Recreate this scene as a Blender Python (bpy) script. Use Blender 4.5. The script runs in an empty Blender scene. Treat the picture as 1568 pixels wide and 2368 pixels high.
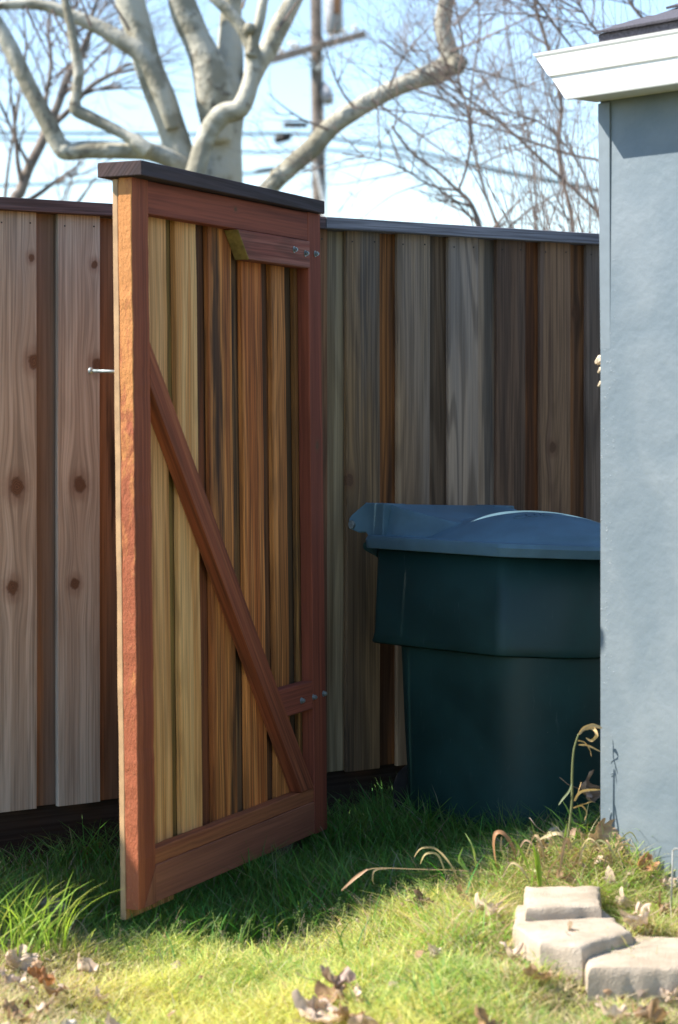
import bpy, bmesh, math, random
import numpy as np
from mathutils import Vector, Matrix, noise as mnoise

SC = bpy.context.scene
COL = SC.collection
R = random.Random(7)
rad = math.radians

# ------------------------------------------------------------------ camera
EYE = 1.30
F = 5017.0          # focal length in pixels of a 1568 x 2368 picture
cam = bpy.data.cameras.new('camera')
cam_o = bpy.data.objects.new('camera', cam)
COL.objects.link(cam_o)
cam_o.location = (0, 0, EYE)
cam_o.rotation_euler = (rad(90), 0, 0)
cam.sensor_fit = 'VERTICAL'
cam.sensor_height = 24.0
cam.lens = 24.0 * F / 2368.0
cam.shift_y = -(1184 - 945) / 2368.0
cam.clip_start = 0.05
cam.clip_end = 2000
cam.dof.use_dof = True
cam.dof.focus_distance = 6.45
cam.dof.aperture_fstop = 2.3
SC.camera = cam_o
SC.render.resolution_x, SC.render.resolution_y = 678, 1024

# ------------------------------------------------------------------ light
SUN_EL = 45.5
SUN_DIR_H = Vector((-0.9985, -0.055, 0)).normalized()
S = Vector((SUN_DIR_H.x * math.cos(rad(SUN_EL)), SUN_DIR_H.y * math.cos(rad(SUN_EL)), math.sin(rad(SUN_EL))))
world = bpy.data.worlds.new('World')
SC.world = world
world.use_nodes = True
wn = world.node_tree
wn.nodes.clear()
sky = wn.nodes.new('ShaderNodeTexSky')
sky.sky_type = 'NISHITA'
sky.sun_disc = False
sky.sun_elevation = rad(SUN_EL)
sky.sun_rotation = math.atan2(SUN_DIR_H.x, SUN_DIR_H.y) % (2 * math.pi)
sky.altitude = 10
sky.air_density = 1.0
sky.dust_density = 0.1
sky.ozone_density = 2.2
bg = wn.nodes.new('ShaderNodeBackground')
bg.inputs['Strength'].default_value = 0.118
wo = wn.nodes.new('ShaderNodeOutputWorld')
wn.links.new(sky.outputs[0], bg.inputs[0])
wn.links.new(bg.outputs[0], wo.inputs[0])

sun = bpy.data.lights.new('sun', 'SUN')
sun.energy = 4.4
sun.angle = rad(0.5)
sun.color = (1.0, 0.93, 0.82)
sun_o = bpy.data.objects.new('sun', sun)
COL.objects.link(sun_o)
sun_o.location = S * 30
sun_o.rotation_euler = S.to_track_quat('Z', 'Y').to_euler()

SC.view_settings.view_transform = 'Standard'
SC.view_settings.look = 'None'
SC.view_settings.exposure = 1.36
SC.view_settings.gamma = 1.0
SC.view_settings.use_curve_mapping = False
SC.render.engine = 'CYCLES'
SC.cycles.use_denoising = True
SC.cycles.max_bounces = 8
SC.cycles.diffuse_bounces = 4
SC.cycles.transmission_bounces = 4
SC.cycles.transparent_max_bounces = 8
SC.cycles.caustics_reflective = False
SC.cycles.caustics_refractive = False


# ------------------------------------------------------------------ helpers
def P(x, y, D):
    """a place in the yard D metres in front of the camera"""
    return Vector(((x - 784) / F * D, D, EYE - (y - 945) / F * D))


def tag(o, label=None, cat=None, group=None, kind=None):
    if label: o['label'] = label
    if cat: o['category'] = cat
    if group: o['group'] = group
    if kind: o['kind'] = kind
    return o


def empty(name, loc=(0, 0, 0), rot=(0, 0, 0), parent=None):
    o = bpy.data.objects.new(name, None)
    COL.objects.link(o)
    o.location = loc
    o.rotation_euler = rot
    o.empty_display_size = 0.1
    if parent: o.parent = parent
    return o


def attr_vec(me, name, v):
    a = me.attributes.new(name, 'FLOAT_VECTOR', 'POINT')
    a.data.foreach_set('vector', np.tile(np.array(v, dtype=np.float32), len(me.vertices)))


class MB:
    def __init__(s):
        s.v = []; s.f = []; s.mi = []

    def add(s, vs, fs, mi=0):
        b = len(s.v)
        s.v += [tuple(v) for v in vs]
        for f in fs:
            s.f.append([b + i for i in f]); s.mi.append(mi)

    def box(s, lo, hi, mi=0):
        x0, y0, z0 = lo; x1, y1, z1 = hi
        s.add([(x0, y0, z0), (x1, y0, z0), (x1, y1, z0), (x0, y1, z0), (x0, y0, z1), (x1, y0, z1), (x1, y1, z1), (x0, y1, z1)],
              [(0, 3, 2, 1), (4, 5, 6, 7), (0, 1, 5, 4), (1, 2, 6, 5), (2, 3, 7, 6), (3, 0, 4, 7)], mi)

    def loft(s, rings, cap0=True, cap1=True, mi=0):
        n = len(rings[0]); b = len(s.v)
        for r in rings: s.v += [tuple(v) for v in r]
        for i in range(len(rings) - 1):
            for j in range(n):
                k = (j + 1) % n
                s.f.append([b + i * n + j, b + i * n + k, b + (i + 1) * n + k, b + (i + 1) * n + j]); s.mi.append(mi)
        if cap0: s.f.append([b + j for j in range(n)][::-1]); s.mi.append(mi)
        if cap1: s.f.append([b + (len(rings) - 1) * n + j for j in range(n)]); s.mi.append(mi)

    def tube(s, pts, rs, n=8, mi=0, lump=0.0, caps=True):
        rings = []
        up = Vector((0, 0, 1))
        prev = None
        for i, p in enumerate(pts):
            p = Vector(p)
            a = Vector(pts[max(i - 1, 0)]); c = Vector(pts[min(i + 1, len(pts) - 1)])
            t = (c - a)
            if t.length < 1e-7: t = Vector((0, 0, 1))
            t.normalize()
            if prev is None:
                ref = Vector((0, 1, 0)) if abs(t.y) < .9 else up
                nrm = t.cross(ref).normalized()
            else:
                nrm = (prev - t * prev.dot(t))
                if nrm.length < 1e-6: nrm = t.cross(up)
                nrm.normalize()
            prev = nrm
            bn = t.cross(nrm)
            ring = []
            for k in range(n):
                an = 2 * math.pi * k / n
                rr = rs[i]
                if lump:
                    q = p * 3.0 + Vector((math.cos(an), math.sin(an), 0)) * .8
                    rr *= 1 + lump * mnoise.noise(q)
                ring.append(p + (nrm * math.cos(an) + bn * math.sin(an)) * rr)
            rings.append(ring)
        s.loft(rings, caps, caps, mi)

    def build(s, name, mats, parent=None, smooth=False, loc=None, rot=None):
        me = bpy.data.meshes.new(name)
        me.from_pydata(s.v, [], s.f)
        if not isinstance(mats, (list, tuple)): mats = [mats]
        for m in mats: me.materials.append(m)
        if len(mats) > 1: me.polygons.foreach_set('material_index', s.mi)
        if smooth: me.polygons.foreach_set('use_smooth', [True] * len(me.polygons))
        me.update()
        o = bpy.data.objects.new(name, me)
        COL.objects.link(o)
        if parent: o.parent = parent
        if loc is not None: o.location = loc
        if rot is not None: o.rotation_euler = rot
        return o


def bevel(o, w, seg=2):
    m = o.modifiers.new('bevel', 'BEVEL')
    m.width = w; m.segments = seg; m.limit_method = 'ANGLE'; m.angle_limit = rad(35)
    return o


def catmull(pts, vals, k=6):
    op, ov = [], []
    n = len(pts)
    P_ = [Vector(p) for p in pts]
    for i in range(n - 1):
        p0, p1, p2, p3 = P_[max(i - 1, 0)], P_[i], P_[i + 1], P_[min(i + 2, n - 1)]
        for j in range(k):
            t = j / k
            op.append(.5 * ((2 * p1) + (p2 - p0) * t + (2 * p0 - 5 * p1 + 4 * p2 - p3) * t * t + (3 * p1 - p0 - 3 * p2 + p3) * t ** 3))
            ov.append(vals[i] * (1 - t) + vals[i + 1] * t)
    op.append(P_[-1]); ov.append(vals[-1])
    return op, ov


# ------------------------------------------------------------------ materials
class NT:
    def __init__(s, name):
        s.m = bpy.data.materials.new(name)
        s.m.use_nodes = True
        s.t = s.m.node_tree
        s.t.nodes.clear()
        s.out = s.t.nodes.new('ShaderNodeOutputMaterial')
        s.b = s.t.nodes.new('ShaderNodeBsdfPrincipled')
        s.t.links.new(s.b.outputs[0], s.out.inputs[0])

    def n(s, typ, **kw):
        nd = s.t.nodes.new(typ)
        for k, v in kw.items(): setattr(nd, k, v)
        return nd

    def put(s, sock, v):
        if v is None: return
        if isinstance(v, (int, float)):
            sock.default_value = v
        elif isinstance(v, (tuple, list)):
            sock.default_value = tuple(v) + ((1,) if len(v) == 3 and len(sock.default_value) == 4 else ())
        else:
            s.t.links.new(v, sock)

    def math(s, op, a, b=None, c=None, clamp=False):
        nd = s.n('ShaderNodeMath', operation=op, use_clamp=clamp)
        s.put(nd.inputs[0], a); s.put(nd.inputs[1], b)
        if c is not None: s.put(nd.inputs[2], c)
        return nd.outputs[0]

    def mix(s, f, a, b, blend='MIX'):
        nd = s.n('ShaderNodeMix', data_type='RGBA', blend_type=blend)
        s.put(nd.inputs[0], f); s.put(nd.inputs[6], a); s.put(nd.inputs[7], b)
        return nd.outputs[2]

    def noise(s, vec, scale=5, detail=3, rough=.55, dist=0.0):
        nd = s.n('ShaderNodeTexNoise')
        s.put(nd.inputs['Vector'], vec)
        nd.inputs['Scale'].default_value = scale
        nd.inputs['Detail'].default_value = detail
        nd.inputs['Roughness'].default_value = rough
        nd.inputs['Distortion'].default_value = dist
        return nd.outputs['Fac']

    def vor(s, vec, scale=5, feature='F1'):
        nd = s.n('ShaderNodeTexVoronoi', feature=feature)
        s.put(nd.inputs['Vector'], vec)
        nd.inputs['Scale'].default_value = scale
        return nd.outputs['Distance']

    def comb(s, x, y, z):
        nd = s.n('ShaderNodeCombineXYZ')
        s.put(nd.inputs[0], x); s.put(nd.inputs[1], y); s.put(nd.inputs[2], z)
        return nd.outputs[0]

    def sep(s, v):
        nd = s.n('ShaderNodeSeparateXYZ')
        s.put(nd.inputs[0], v)
        return nd.outputs

    def smooth(s, v, lo, hi, a=0.0, b=1.0):
        nd = s.n('ShaderNodeMapRange', interpolation_type='SMOOTHSTEP')
        s.put(nd.inputs[0], v)
        nd.inputs[1].default_value = lo; nd.inputs[2].default_value = hi
        nd.inputs[3].default_value = a; nd.inputs[4].default_value = b
        return nd.outputs[0]

    def obj(s):
        return s.n('ShaderNodeTexCoord').outputs['Object']

    def geo(s):
        return s.n('ShaderNodeNewGeometry').outputs['Position']

    def attr(s, name, out='Vector'):
        nd = s.n('ShaderNodeAttribute', attribute_name=name)
        return nd.outputs[out]

    def bump(s, h, strength=.3, dist=.002):
        nd = s.n('ShaderNodeBump')
        nd.inputs['Strength'].default_value = strength
        nd.inputs['Distance'].default_value = dist
        s.put(nd.inputs['Height'], h)
        s.t.links.new(nd.outputs[0], s.b.inputs['Normal'])
        return nd

    def fin(s, col=None, rough=.7, metal=0.0, spec=None):
        s.put(s.b.inputs['Base Color'], col)
        s.put(s.b.inputs['Roughness'], rough)
        s.b.inputs['Metallic'].default_value = metal
        if spec is not None: s.b.inputs['Specular IOR Level'].default_value = spec
        return s.m


def simple(name, col, var=.15, scale=20, rough=.6, metal=0.0, bump=0.0, spec=None):
    t = NT(name)
    o = t.obj()
    n1 = t.noise(o, scale, 4)
    c = t.mix(t.smooth(n1, .3, .7), tuple(x * (1 - var) for x in col), tuple(min(1, x * (1 + var)) for x in col))
    if bump: t.bump(n1, bump, .003)
    return t.fin(c, rough, metal, spec)


def wood_material():
    """one sawn timber for every board: its colours, weathering, stains and knots come from the board itself"""
    t = NT('sawn_wood')
    x, y, z = t.sep(t.obj())
    pr = t.sep(t.attr('pr'))          # grey, stain, seed
    p2 = t.sep(t.attr('p2'))          # contrast, grey gradient, ring strength
    seed = pr[2]
    u = t.math('ADD', x, t.math('MULTIPLY', y, .8))
    km = None; kr = None
    for nm in ('k1', 'k2', 'k3', 'k4'):
        k = t.sep(t.attr(nm))
        dx = t.math('SUBTRACT', u, k[0])
        dz = t.math('MULTIPLY', t.math('SUBTRACT', z, k[1]), .42)
        d2 = t.math('ADD', t.math('MULTIPLY', dx, dx), t.math('MULTIPLY', dz, dz))
        s2 = t.math('MULTIPLY', t.math('MULTIPLY', k[2], k[2]), 5.0)
        e = t.math('POWER', 2.718, t.math('MULTIPLY', t.math('DIVIDE', d2, s2), -1.0))
        u = t.math('SUBTRACT', u, t.math('MULTIPLY', t.math('MULTIPLY', dx, e), .85))
        dz1 = t.math('MULTIPLY', t.math('SUBTRACT', z, k[1]), .8)
        r = t.math('DIVIDE', t.math('SQRT', t.math('ADD', t.math('MULTIPLY', dx, dx), t.math('MULTIPLY', dz1, dz1))), k[2])
        r = t.math('ADD', r, t.math('MULTIPLY', t.math('SUBTRACT', t.noise(t.comb(x, y, z), 45, 3), .5), 1.1))
        m = t.smooth(r, .65, 1.2, 1.0, 0.0)
        halo = t.smooth(r, .9, 2.6, 1.0, 0.0)
        ring = t.math('MAXIMUM', t.math('MULTIPLY', t.math('ADD', t.math('SINE', t.math('MULTIPLY', r, 26)), 1.0), .28), t.smooth(r, .6, .95))
        km = m if km is None else t.math('MAXIMUM', km, m)
        kr = halo if kr is None else t.math('MAXIMUM', kr, halo)
        if nm == 'k1': rg = t.math('MULTIPLY', ring, m)
        else: rg = t.math('MAXIMUM', rg, t.math('MULTIPLY', ring, m))
    so = t.math('MULTIPLY', seed, 7.31)
    us = t.math('ADD', u, so)
    lowv = t.comb(t.math('MULTIPLY', us, 6.0), so, t.math('MULTIPLY', z, .55))
    low = t.noise(lowv, 1.0, 1, .4)
    bands = t.math('SINE', t.math('MULTIPLY', low, 95.0))
    bands = t.smooth(bands, -.2, 1.0)
    fine = t.noise(t.comb(t.math('MULTIPLY', us, 170), so, t.math('MULTIPLY', z, 2.4)), 1.0, 3, .6)
    streak = t.noise(t.comb(t.math('MULTIPLY', us, 26), so, t.math('MULTIPLY', z, .8)), 1.0, 3, .6)
    big = t.noise(t.comb(t.math('MULTIPLY', us, 9), so, t.math('MULTIPLY', z, .9)), 1.0, 3, .55)
    ca = t.attr('ca', 'Color'); cb = t.attr('cb', 'Color')
    c = t.mix(t.smooth(streak, .42, .58), ca, cb)
    con = p2[0]
    fdark = t.math('MULTIPLY', t.smooth(fine, .60, .36), t.math('MULTIPLY', con, .85))
    c = t.mix(fdark, c, (0.02, 0.012, 0.008))
    bd = t.math('MULTIPLY', bands, t.math('MULTIPLY', p2[2], .5))
    c = t.mix(bd, c, (0.05, 0.028, 0.016))
    # silver grey weathering, more of it where p2.y raises it towards the top of the board
    gm = t.math('ADD', t.math('ADD', pr[0], t.math('MULTIPLY', t.math('SUBTRACT', z, .9), p2[1])),
                t.math('MULTIPLY', t.math('SUBTRACT', big, .5), 1.6))
    gm = t.smooth(gm, .15, .95)
    gcol = t.mix(0.6, t.mix(t.smooth(streak, .35, .65), (0.11, 0.10, 0.09), (0.34, 0.305, 0.27)), t.mix(1.0, c, (1.0, 1.05, 1.12), 'MULTIPLY'))
    gcol = t.mix(fdark, gcol, (0.03, 0.03, 0.032))
    c = t.mix(t.math('MULTIPLY', gm, .9), c, gcol)
    # fine drying checks
    ck = t.noise(t.comb(t.math('MULTIPLY', us, 75), so, t.math('MULTIPLY', z, 1.1)), 1.0, 2, .5)
    c = t.mix(t.math('MULTIPLY', t.smooth(ck, .70, .76), t.math('MULTIPLY', con, .9)), c, (0.03, 0.018, 0.012))
    # black mildew / water stain
    sn = t.noise(t.comb(t.math('MULTIPLY', us, 17), t.math('ADD', so, 3.3), t.math('MULTIPLY', z, 1.3)), 1.0, 4, .6)
    sm = t.math('MULTIPLY', t.smooth(t.math('ADD', sn, t.math('MULTIPLY', pr[1], .35)), .62, .8), .85)
    sm = t.math('MULTIPLY', sm, t.smooth(pr[1], 0.0, .2))
    c = t.mix(sm, c, (0.022, 0.018, 0.015))
    c = t.mix(t.math('MULTIPLY', kr, .42), c, (0.17, 0.075, 0.04))
    kc = t.mix(rg, (0.17, 0.085, 0.045), (0.035, 0.018, 0.011))
    c = t.mix(t.math('MULTIPLY', km, .92), c, kc)
    h = t.math('ADD', t.math('MULTIPLY', fine, .8), t.math('MULTIPLY', streak, .4))
    h = t.math('SUBTRACT', h, t.math('MULTIPLY', km, .3))
    t.bump(h, .45, .0022)
    return t.fin(c, .82, 0, .25)


def peel_material():
    t = NT('peeling_redwood_stain')
    x, y, z = t.sep(t.obj())
    v = t.comb(t.math('MULTIPLY', x, 30), t.math('MULTIPLY', y, 30), t.math('MULTIPLY', z, 9))
    n1 = t.noise(v, 1.0, 6, .7, .5)
    n0 = t.noise(t.comb(.3, .7, z), 1.6, 1)
    n2 = t.noise(t.comb(t.math('MULTIPLY', x, 110), t.math('MULTIPLY', y, 110), t.math('MULTIPLY', z, 60)), 1.0, 4, .7)
    low = t.smooth(z, .14, .04, 0, .4)
    m = t.math('ADD', t.math('ADD', n1, t.math('MULTIPLY', t.math('SUBTRACT', n0, .5), 1.0)), low)
    c = t.mix(t.smooth(m, .40, .60), (0.60, 0.255, 0.085), (0.37, 0.11, 0.052))
    c = t.mix(t.smooth(n2, .56, .8, 0, .5), c, (0.66, 0.36, 0.16))
    c = t.mix(t.smooth(n2, .40, .28, 0, .6), c, (0.17, 0.06, 0.035))
    t.bump(n2, .8, .004)
    return t.fin(c, .8, 0, .25)


M = {}
M['wood'] = wood_material()
M['peel'] = peel_material()
M['raw'] = simple('raw_board_edge', (.50, .31, .16), .18, 14, .8, bump=.4)
M['warm_end'] = simple('warm_reflection_end', (.24, .17, .045), .3, 40, .85, bump=.3)  # yellow for the hinge block's slanted end: warm reflected light put into colour


def stucco():
    t = NT('painted_stucco')
    g = t.obj()
    n1 = t.noise(g, 5, 4, .5, .3)
    n2 = t.noise(g, 45, 3, .5)
    n3 = t.noise(g, 4.2, 4, .6, .4)
    sp = t.noise(g, 130, 2, .5)
    c = t.mix(t.smooth(n1, .35, .68), (0.130, 0.168, 0.197), (0.172, 0.207, 0.232))
    c = t.mix(t.smooth(n3, .58, .78, 0, .22), c, (0.235, 0.26, 0.27))
    c = t.mix(t.math('MULTIPLY', t.smooth(sp, .68, .8, 0, .35), t.smooth(n3, .45, .65)), c, (0.42, 0.44, 0.44))
    ox, oy, oz = t.sep(g)
    edge = t.math('MULTIPLY', t.smooth(ox, .07, .02), t.smooth(t.noise(g, 75, 3, .6), .60, .74, 0, .35))
    c = t.mix(edge, c, (0.36, 0.39, 0.41))
    h = t.math('ADD', t.math('ADD', t.math('MULTIPLY', n1, 1.0), t.math('MULTIPLY', n2, .25)), t.math('MULTIPLY', edge, .6))
    t.bump(h, .5, .012)
    return t.fin(c, .55, 0, .4)


M['stucco'] = stucco()
M['stucco_trim'] = simple('painted_trim', (0.158, 0.195, 0.222), .05, 30, .55, bump=.1)
M['white'] = simple('white_gutter_paint', (0.82, 0.82, 0.80), .02, 12, .35)
M['shingle'] = simple('asphalt_shingle', (0.075, 0.07, 0.085), .35, 160, .95, bump=.6)
M['zinc'] = simple('zinc_bolt', (0.28, 0.32, 0.32), .25, 60, .5, metal=.6)
M['dark_metal'] = simple('dark_metal', (0.03, 0.03, 0.03), .3, 40, .5, metal=.5)
M['rubber'] = simple('black_rubber', (0.015, 0.015, 0.015), .3, 40, .8)


def plastic(name, col):
    t = NT(name)
    g = t.obj()
    n1 = t.noise(g, 4, 4, .6)
    x, y, z = t.sep(g)
    scr = t.noise(t.comb(t.math('MULTIPLY', x, 50), t.math('MULTIPLY', y, 50), t.math('MULTIPLY', z, 9)), 1.0, 5, .7, 1.2)
    sp = t.noise(g, 150, 2)
    c = t.mix(t.smooth(n1, .35, .7), col, tuple(q * 1.5 for q in col))
    c = t.mix(t.smooth(scr, .60, .76, 0, .45), c, (0.09, 0.125, 0.12))
    c = t.mix(t.smooth(sp, .76, .82, 0, .5), c, (0.2, 0.22, 0.2))
    t.bump(t.noise(g, 260, 3), .12, .001)
    return t.fin(c, t.smooth(n1, .3, .7, .45, .6), 0, .4)


M['bin'] = plastic('green_bin_plastic', (0.009, 0.036, 0.033))
M['bin_lid'] = plastic('bin_lid_plastic', (0.072, 0.138, 0.178))  # paler and bluer than the body: sky reflection put into the lid colour


def bark(name, a, b, d, scale=6.0, bump=.5):
    t = NT(name)
    g = t.obj()
    n1 = t.noise(g, scale, 4, .6, .5)
    n2 = t.noise(g, scale * 5, 4, .6)
    n3 = t.noise(g, scale * .35, 2)
    c = t.mix(t.smooth(n1, .42, .56), a, b)
    c = t.mix(t.smooth(t.math('ADD', n2, t.math('MULTIPLY', t.math('SUBTRACT', n3, .5), .5)), .60, .72, 0, .8), c, d)
    t.bump(t.math('ADD', n2, n1), bump, .02)
    return t.fin(c, .85, 0, .2)


M['sycamore'] = bark('sycamore_bark', (0.27, 0.25, 0.19), (0.48, 0.455, 0.375), (0.13, 0.11, 0.085), 3.0, .9)
M['twig'] = bark('twig_bark', (0.15, 0.115, 0.10), (0.24, 0.185, 0.155), (0.09, 0.065, 0.055), 14.0)
M['dark_bark'] = bark('dark_bark', (0.17, 0.135, 0.115), (0.26, 0.215, 0.18), (0.09, 0.07, 0.06), 9.0)
M['pole'] = bark('weathered_pole_wood', (0.16, 0.13, 0.11), (0.24, 0.20, 0.17), (0.08, 0.06, 0.05), 6.0)
M['crossarm'] = bark('crossarm_wood', (0.33, 0.25, 0.20), (0.42, 0.33, 0.27), (0.2, 0.13, 0.1), 8.0)
M['transformer'] = simple('grey_transformer_paint', (0.36, 0.36, 0.38), .2, 3, .5)
M['rust'] = simple('rusty_transformer_paint', (0.30, 0.14, 0.06), .3, 5, .8)
M['porcelain'] = simple('white_insulator', (0.7, 0.7, 0.68), .05, 20, .3)
M['wire'] = simple('cable_sheath', (0.02, 0.06, 0.07), .1, 3, .6)


def concrete():
    t = NT('concrete_block')
    g = t.obj()
    n1 = t.noise(g, 9, 6, .7)
    n2 = t.noise(g, 90, 5, .75)
    v = t.vor(g, 220)
    c = t.mix(t.smooth(n1, .35, .7), (0.36, 0.295, 0.225), (0.50, 0.42, 0.335))
    c = t.mix(t.smooth(n2, .58, .72, 0, .5), c, (0.22, 0.18, 0.16))
    t.bump(t.math('ADD', n2, t.math('MULTIPLY', v, .5)), .5, .005)
    return t.fin(c, .92, 0, .15)


M['concrete'] = concrete()


def blade_material(name, trans=.45):
    t = NT(name)
    c = t.attr('bc', 'Color')
    t.put(t.b.inputs['Base Color'], c)
    t.b.inputs['Roughness'].default_value = .5
    t.b.inputs['Specular IOR Level'].default_value = .35
    tr = t.n('ShaderNodeBsdfTranslucent')
    t.put(tr.inputs['Color'], t.mix(.5, c, (1, 1, .55), 'MULTIPLY'))
    ms = t.n('ShaderNodeMixShader')
    ms.inputs[0].default_value = trans
    t.t.links.new(t.b.outputs[0], ms.inputs[1])
    t.t.links.new(tr.outputs[0], ms.inputs[2])
    t.t.links.new(ms.outputs[0], t.out.inputs[0])
    return t.m


M['blade'] = blade_material('grass_blade', .42)
M['dry'] = blade_material('dry_leaf', .25)


def soil():
    t = NT('soil_and_turf')
    g = t.geo()
    x, y, z = t.sep(g)
    n1 = t.noise(g, 5, 5, .6)
    n2 = t.noise(g, 60, 4, .7)
    c = t.mix(t.smooth(n1, .4, .62), (0.055, 0.075, 0.02), (0.11, 0.085, 0.045))
    c = t.mix(t.smooth(n2, .5, .7, 0, .6), c, (0.16, 0.13, 0.07))
    far = t.noise(g, .3, 4)
    t.bump(n2, .8, .01)
    return t.fin(c, .95, 0, .1)


M['soil'] = soil()


# ------------------------------------------------------------------ ground
def sst(a, b, x):
    t = np.clip((np.asarray(x, dtype=float) - a) / (b - a), 0, 1)
    return t * t * (3 - 2 * t)


def height(x, y):
    x = np.asarray(x, dtype=float); y = np.asarray(y, dtype=float)
    h = .012 * np.sin(x * 5.1 + 1.2) * np.sin(y * 4.3) + .008 * np.sin(x * 13 + y * 7) + .006 * np.sin(y * 17 - x * 9)
    bed = sst(-.25, .45, x) * sst(3.9, 5.05, y) * (1 - .75 * sst(5.55, 6.1, y)) * (.150 - .030 * sst(.30, .45, x) * sst(5.45, 5.25, y))
    bed = bed + sst(.35, .72, x) * sst(5.1, 5.5, y) * (1 - .75 * sst(5.7, 6.2, y)) * .085
    left = sst(-.45, -.95, x) * sst(6.2, 5.5, y) * .05
    back = sst(-.15, .3, x) * sst(5.9, 6.6, y) * .045
    far = 1 - sst(8, 20, np.sqrt(x * x + y * y))
    fr = sst(.38, .52, x) * sst(4.55, 4.85, y) * sst(5.2, 5.0, y) * .028 + .014 * np.sin(x * 23 + y * 11) * np.sin(y * 19 - x * 7) * sst(.0, .3, x) * sst(5.9, 5.4, y)
    return (h + bed + left + back + fr - .06) * far - .06 * (1 - far)


def build_ground():
    def axis(lo, hi, f0, f1, step):
        a = list(np.arange(f0, f1 + 1e-6, step))
        w = step; q = f0
        left = []
        while q > lo:
            w *= 1.35; q -= w; left.append(q)
        w = step; q = f1; right = []
        while q < hi:
            w *= 1.35; q += w; right.append(q)
        return np.array(left[::-1] + a + right)
    xs = axis(-300, 300, -2.2, 2.2, .06)
    ys = axis(-300, 600, 3.6, 8.2, .06)
    X, Y = np.meshgrid(xs, ys)
    Z = height(X, Y)
    nx, ny = len(xs), len(ys)
    v = np.stack([X.ravel(), Y.ravel(), Z.ravel()], 1)
    idx = np.arange(nx * ny).reshape(ny, nx)
    f = np.stack([idx[:-1, :-1].ravel(), idx[:-1, 1:].ravel(), idx[1:, 1:].ravel(), idx[1:, :-1].ravel()], 1)
    me = bpy.data.meshes.new('ground')
    me.from_pydata(v.tolist(), [], f.tolist())
    me.materials.append(M['soil'])
    me.polygons.foreach_set('use_smooth', [True] * len(me.polygons))
    o = bpy.data.objects.new('ground', me)
    COL.objects.link(o)
    o['kind'] = 'structure'


build_ground()


# ------------------------------------------------------------------ planks
def plank(name, w, t, L, parent, loc=(0, 0, 0), rot=(0, 0, 0), ca=(.3, .2, .12), cb=(.2, .12, .07), grey=0.0, stain=0.0,
          con=.6, grad=0.0, ring=.5, knots=(), rough=.0006, segs=10, ch=.0018, mat=None, side_mat=None, seed=None, warp=0.0):
    """a sawn board: x across its width, y through its thickness, z along it; edges arrised and slightly uneven"""
    rr = random.Random(R.random())
    rings = []
    ph = rr.random() * 6
    for i in range(segs + 1):
        z = L * i / segs
        bow = warp * math.sin(math.pi * i / segs + ph * .2)
        j = lambda: rr.uniform(-rough, rough)
        x0, x1, y0, y1 = j() + bow, w + j() + bow, j(), t + j()
        rings.append([(x0 + ch, y0, z), (x1 - ch, y0, z), (x1, y0 + ch, z), (x1, y1 - ch, z), (x1 - ch, y1, z), (x0 + ch, y1, z), (x0, y1 - ch, z), (x0, y0 + ch, z)])
    mb = MB()
    mb.loft(rings)
    if side_mat:
        for i, f in enumerate(mb.f):
            if len(f) == 4 and all(mb.v[q][0] < ch * 1.5 + rough * 2 for q in f) and (i % 8) in (5, 6, 7): mb.mi[i] = 1
    o = mb.build(name, [mat or M['wood']] + ([side_mat] if side_mat else []), parent, loc=loc, rot=rot)
    me = o.data
    ks = list(knots)[:4] + [(-9, -9, .01)] * (4 - len(list(knots)[:4]))
    attr_vec(me, 'ca', ca); attr_vec(me, 'cb', cb)
    attr_vec(me, 'pr', (grey, stain, rr.uniform(0, 40) if seed is None else seed))
    attr_vec(me, 'p2', (con, grad, ring))
    for n, k in zip(('k1', 'k2', 'k3', 'k4'), ks): attr_vec(me, n, k)
    return o


# ------------------------------------------------------------------ fence
FX, FY = -.98, 6.28
FA = math.atan2(.574, .819)
fence = empty('wooden_fence', (FX, FY, 0), (0, 0, FA))
tag(fence, 'tall board on board cedar fence with flat cap behind the open gate and green bin', 'fence')


def ft(px):
    q = (px - 784) / F
    return (q * FY - FX) / (.819 - .574 * q)


def nail(parent, x, z, y=-.0015):
    m = MB()
    m.tube([(x, y, z), (x, .004, z)], [.0024, .0024], 8)
    return m.build('nail', M['dark_metal'], parent)


brown = ((.27, .17, .115), (.19, .115, .075))
FTOP = 1.874
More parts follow.
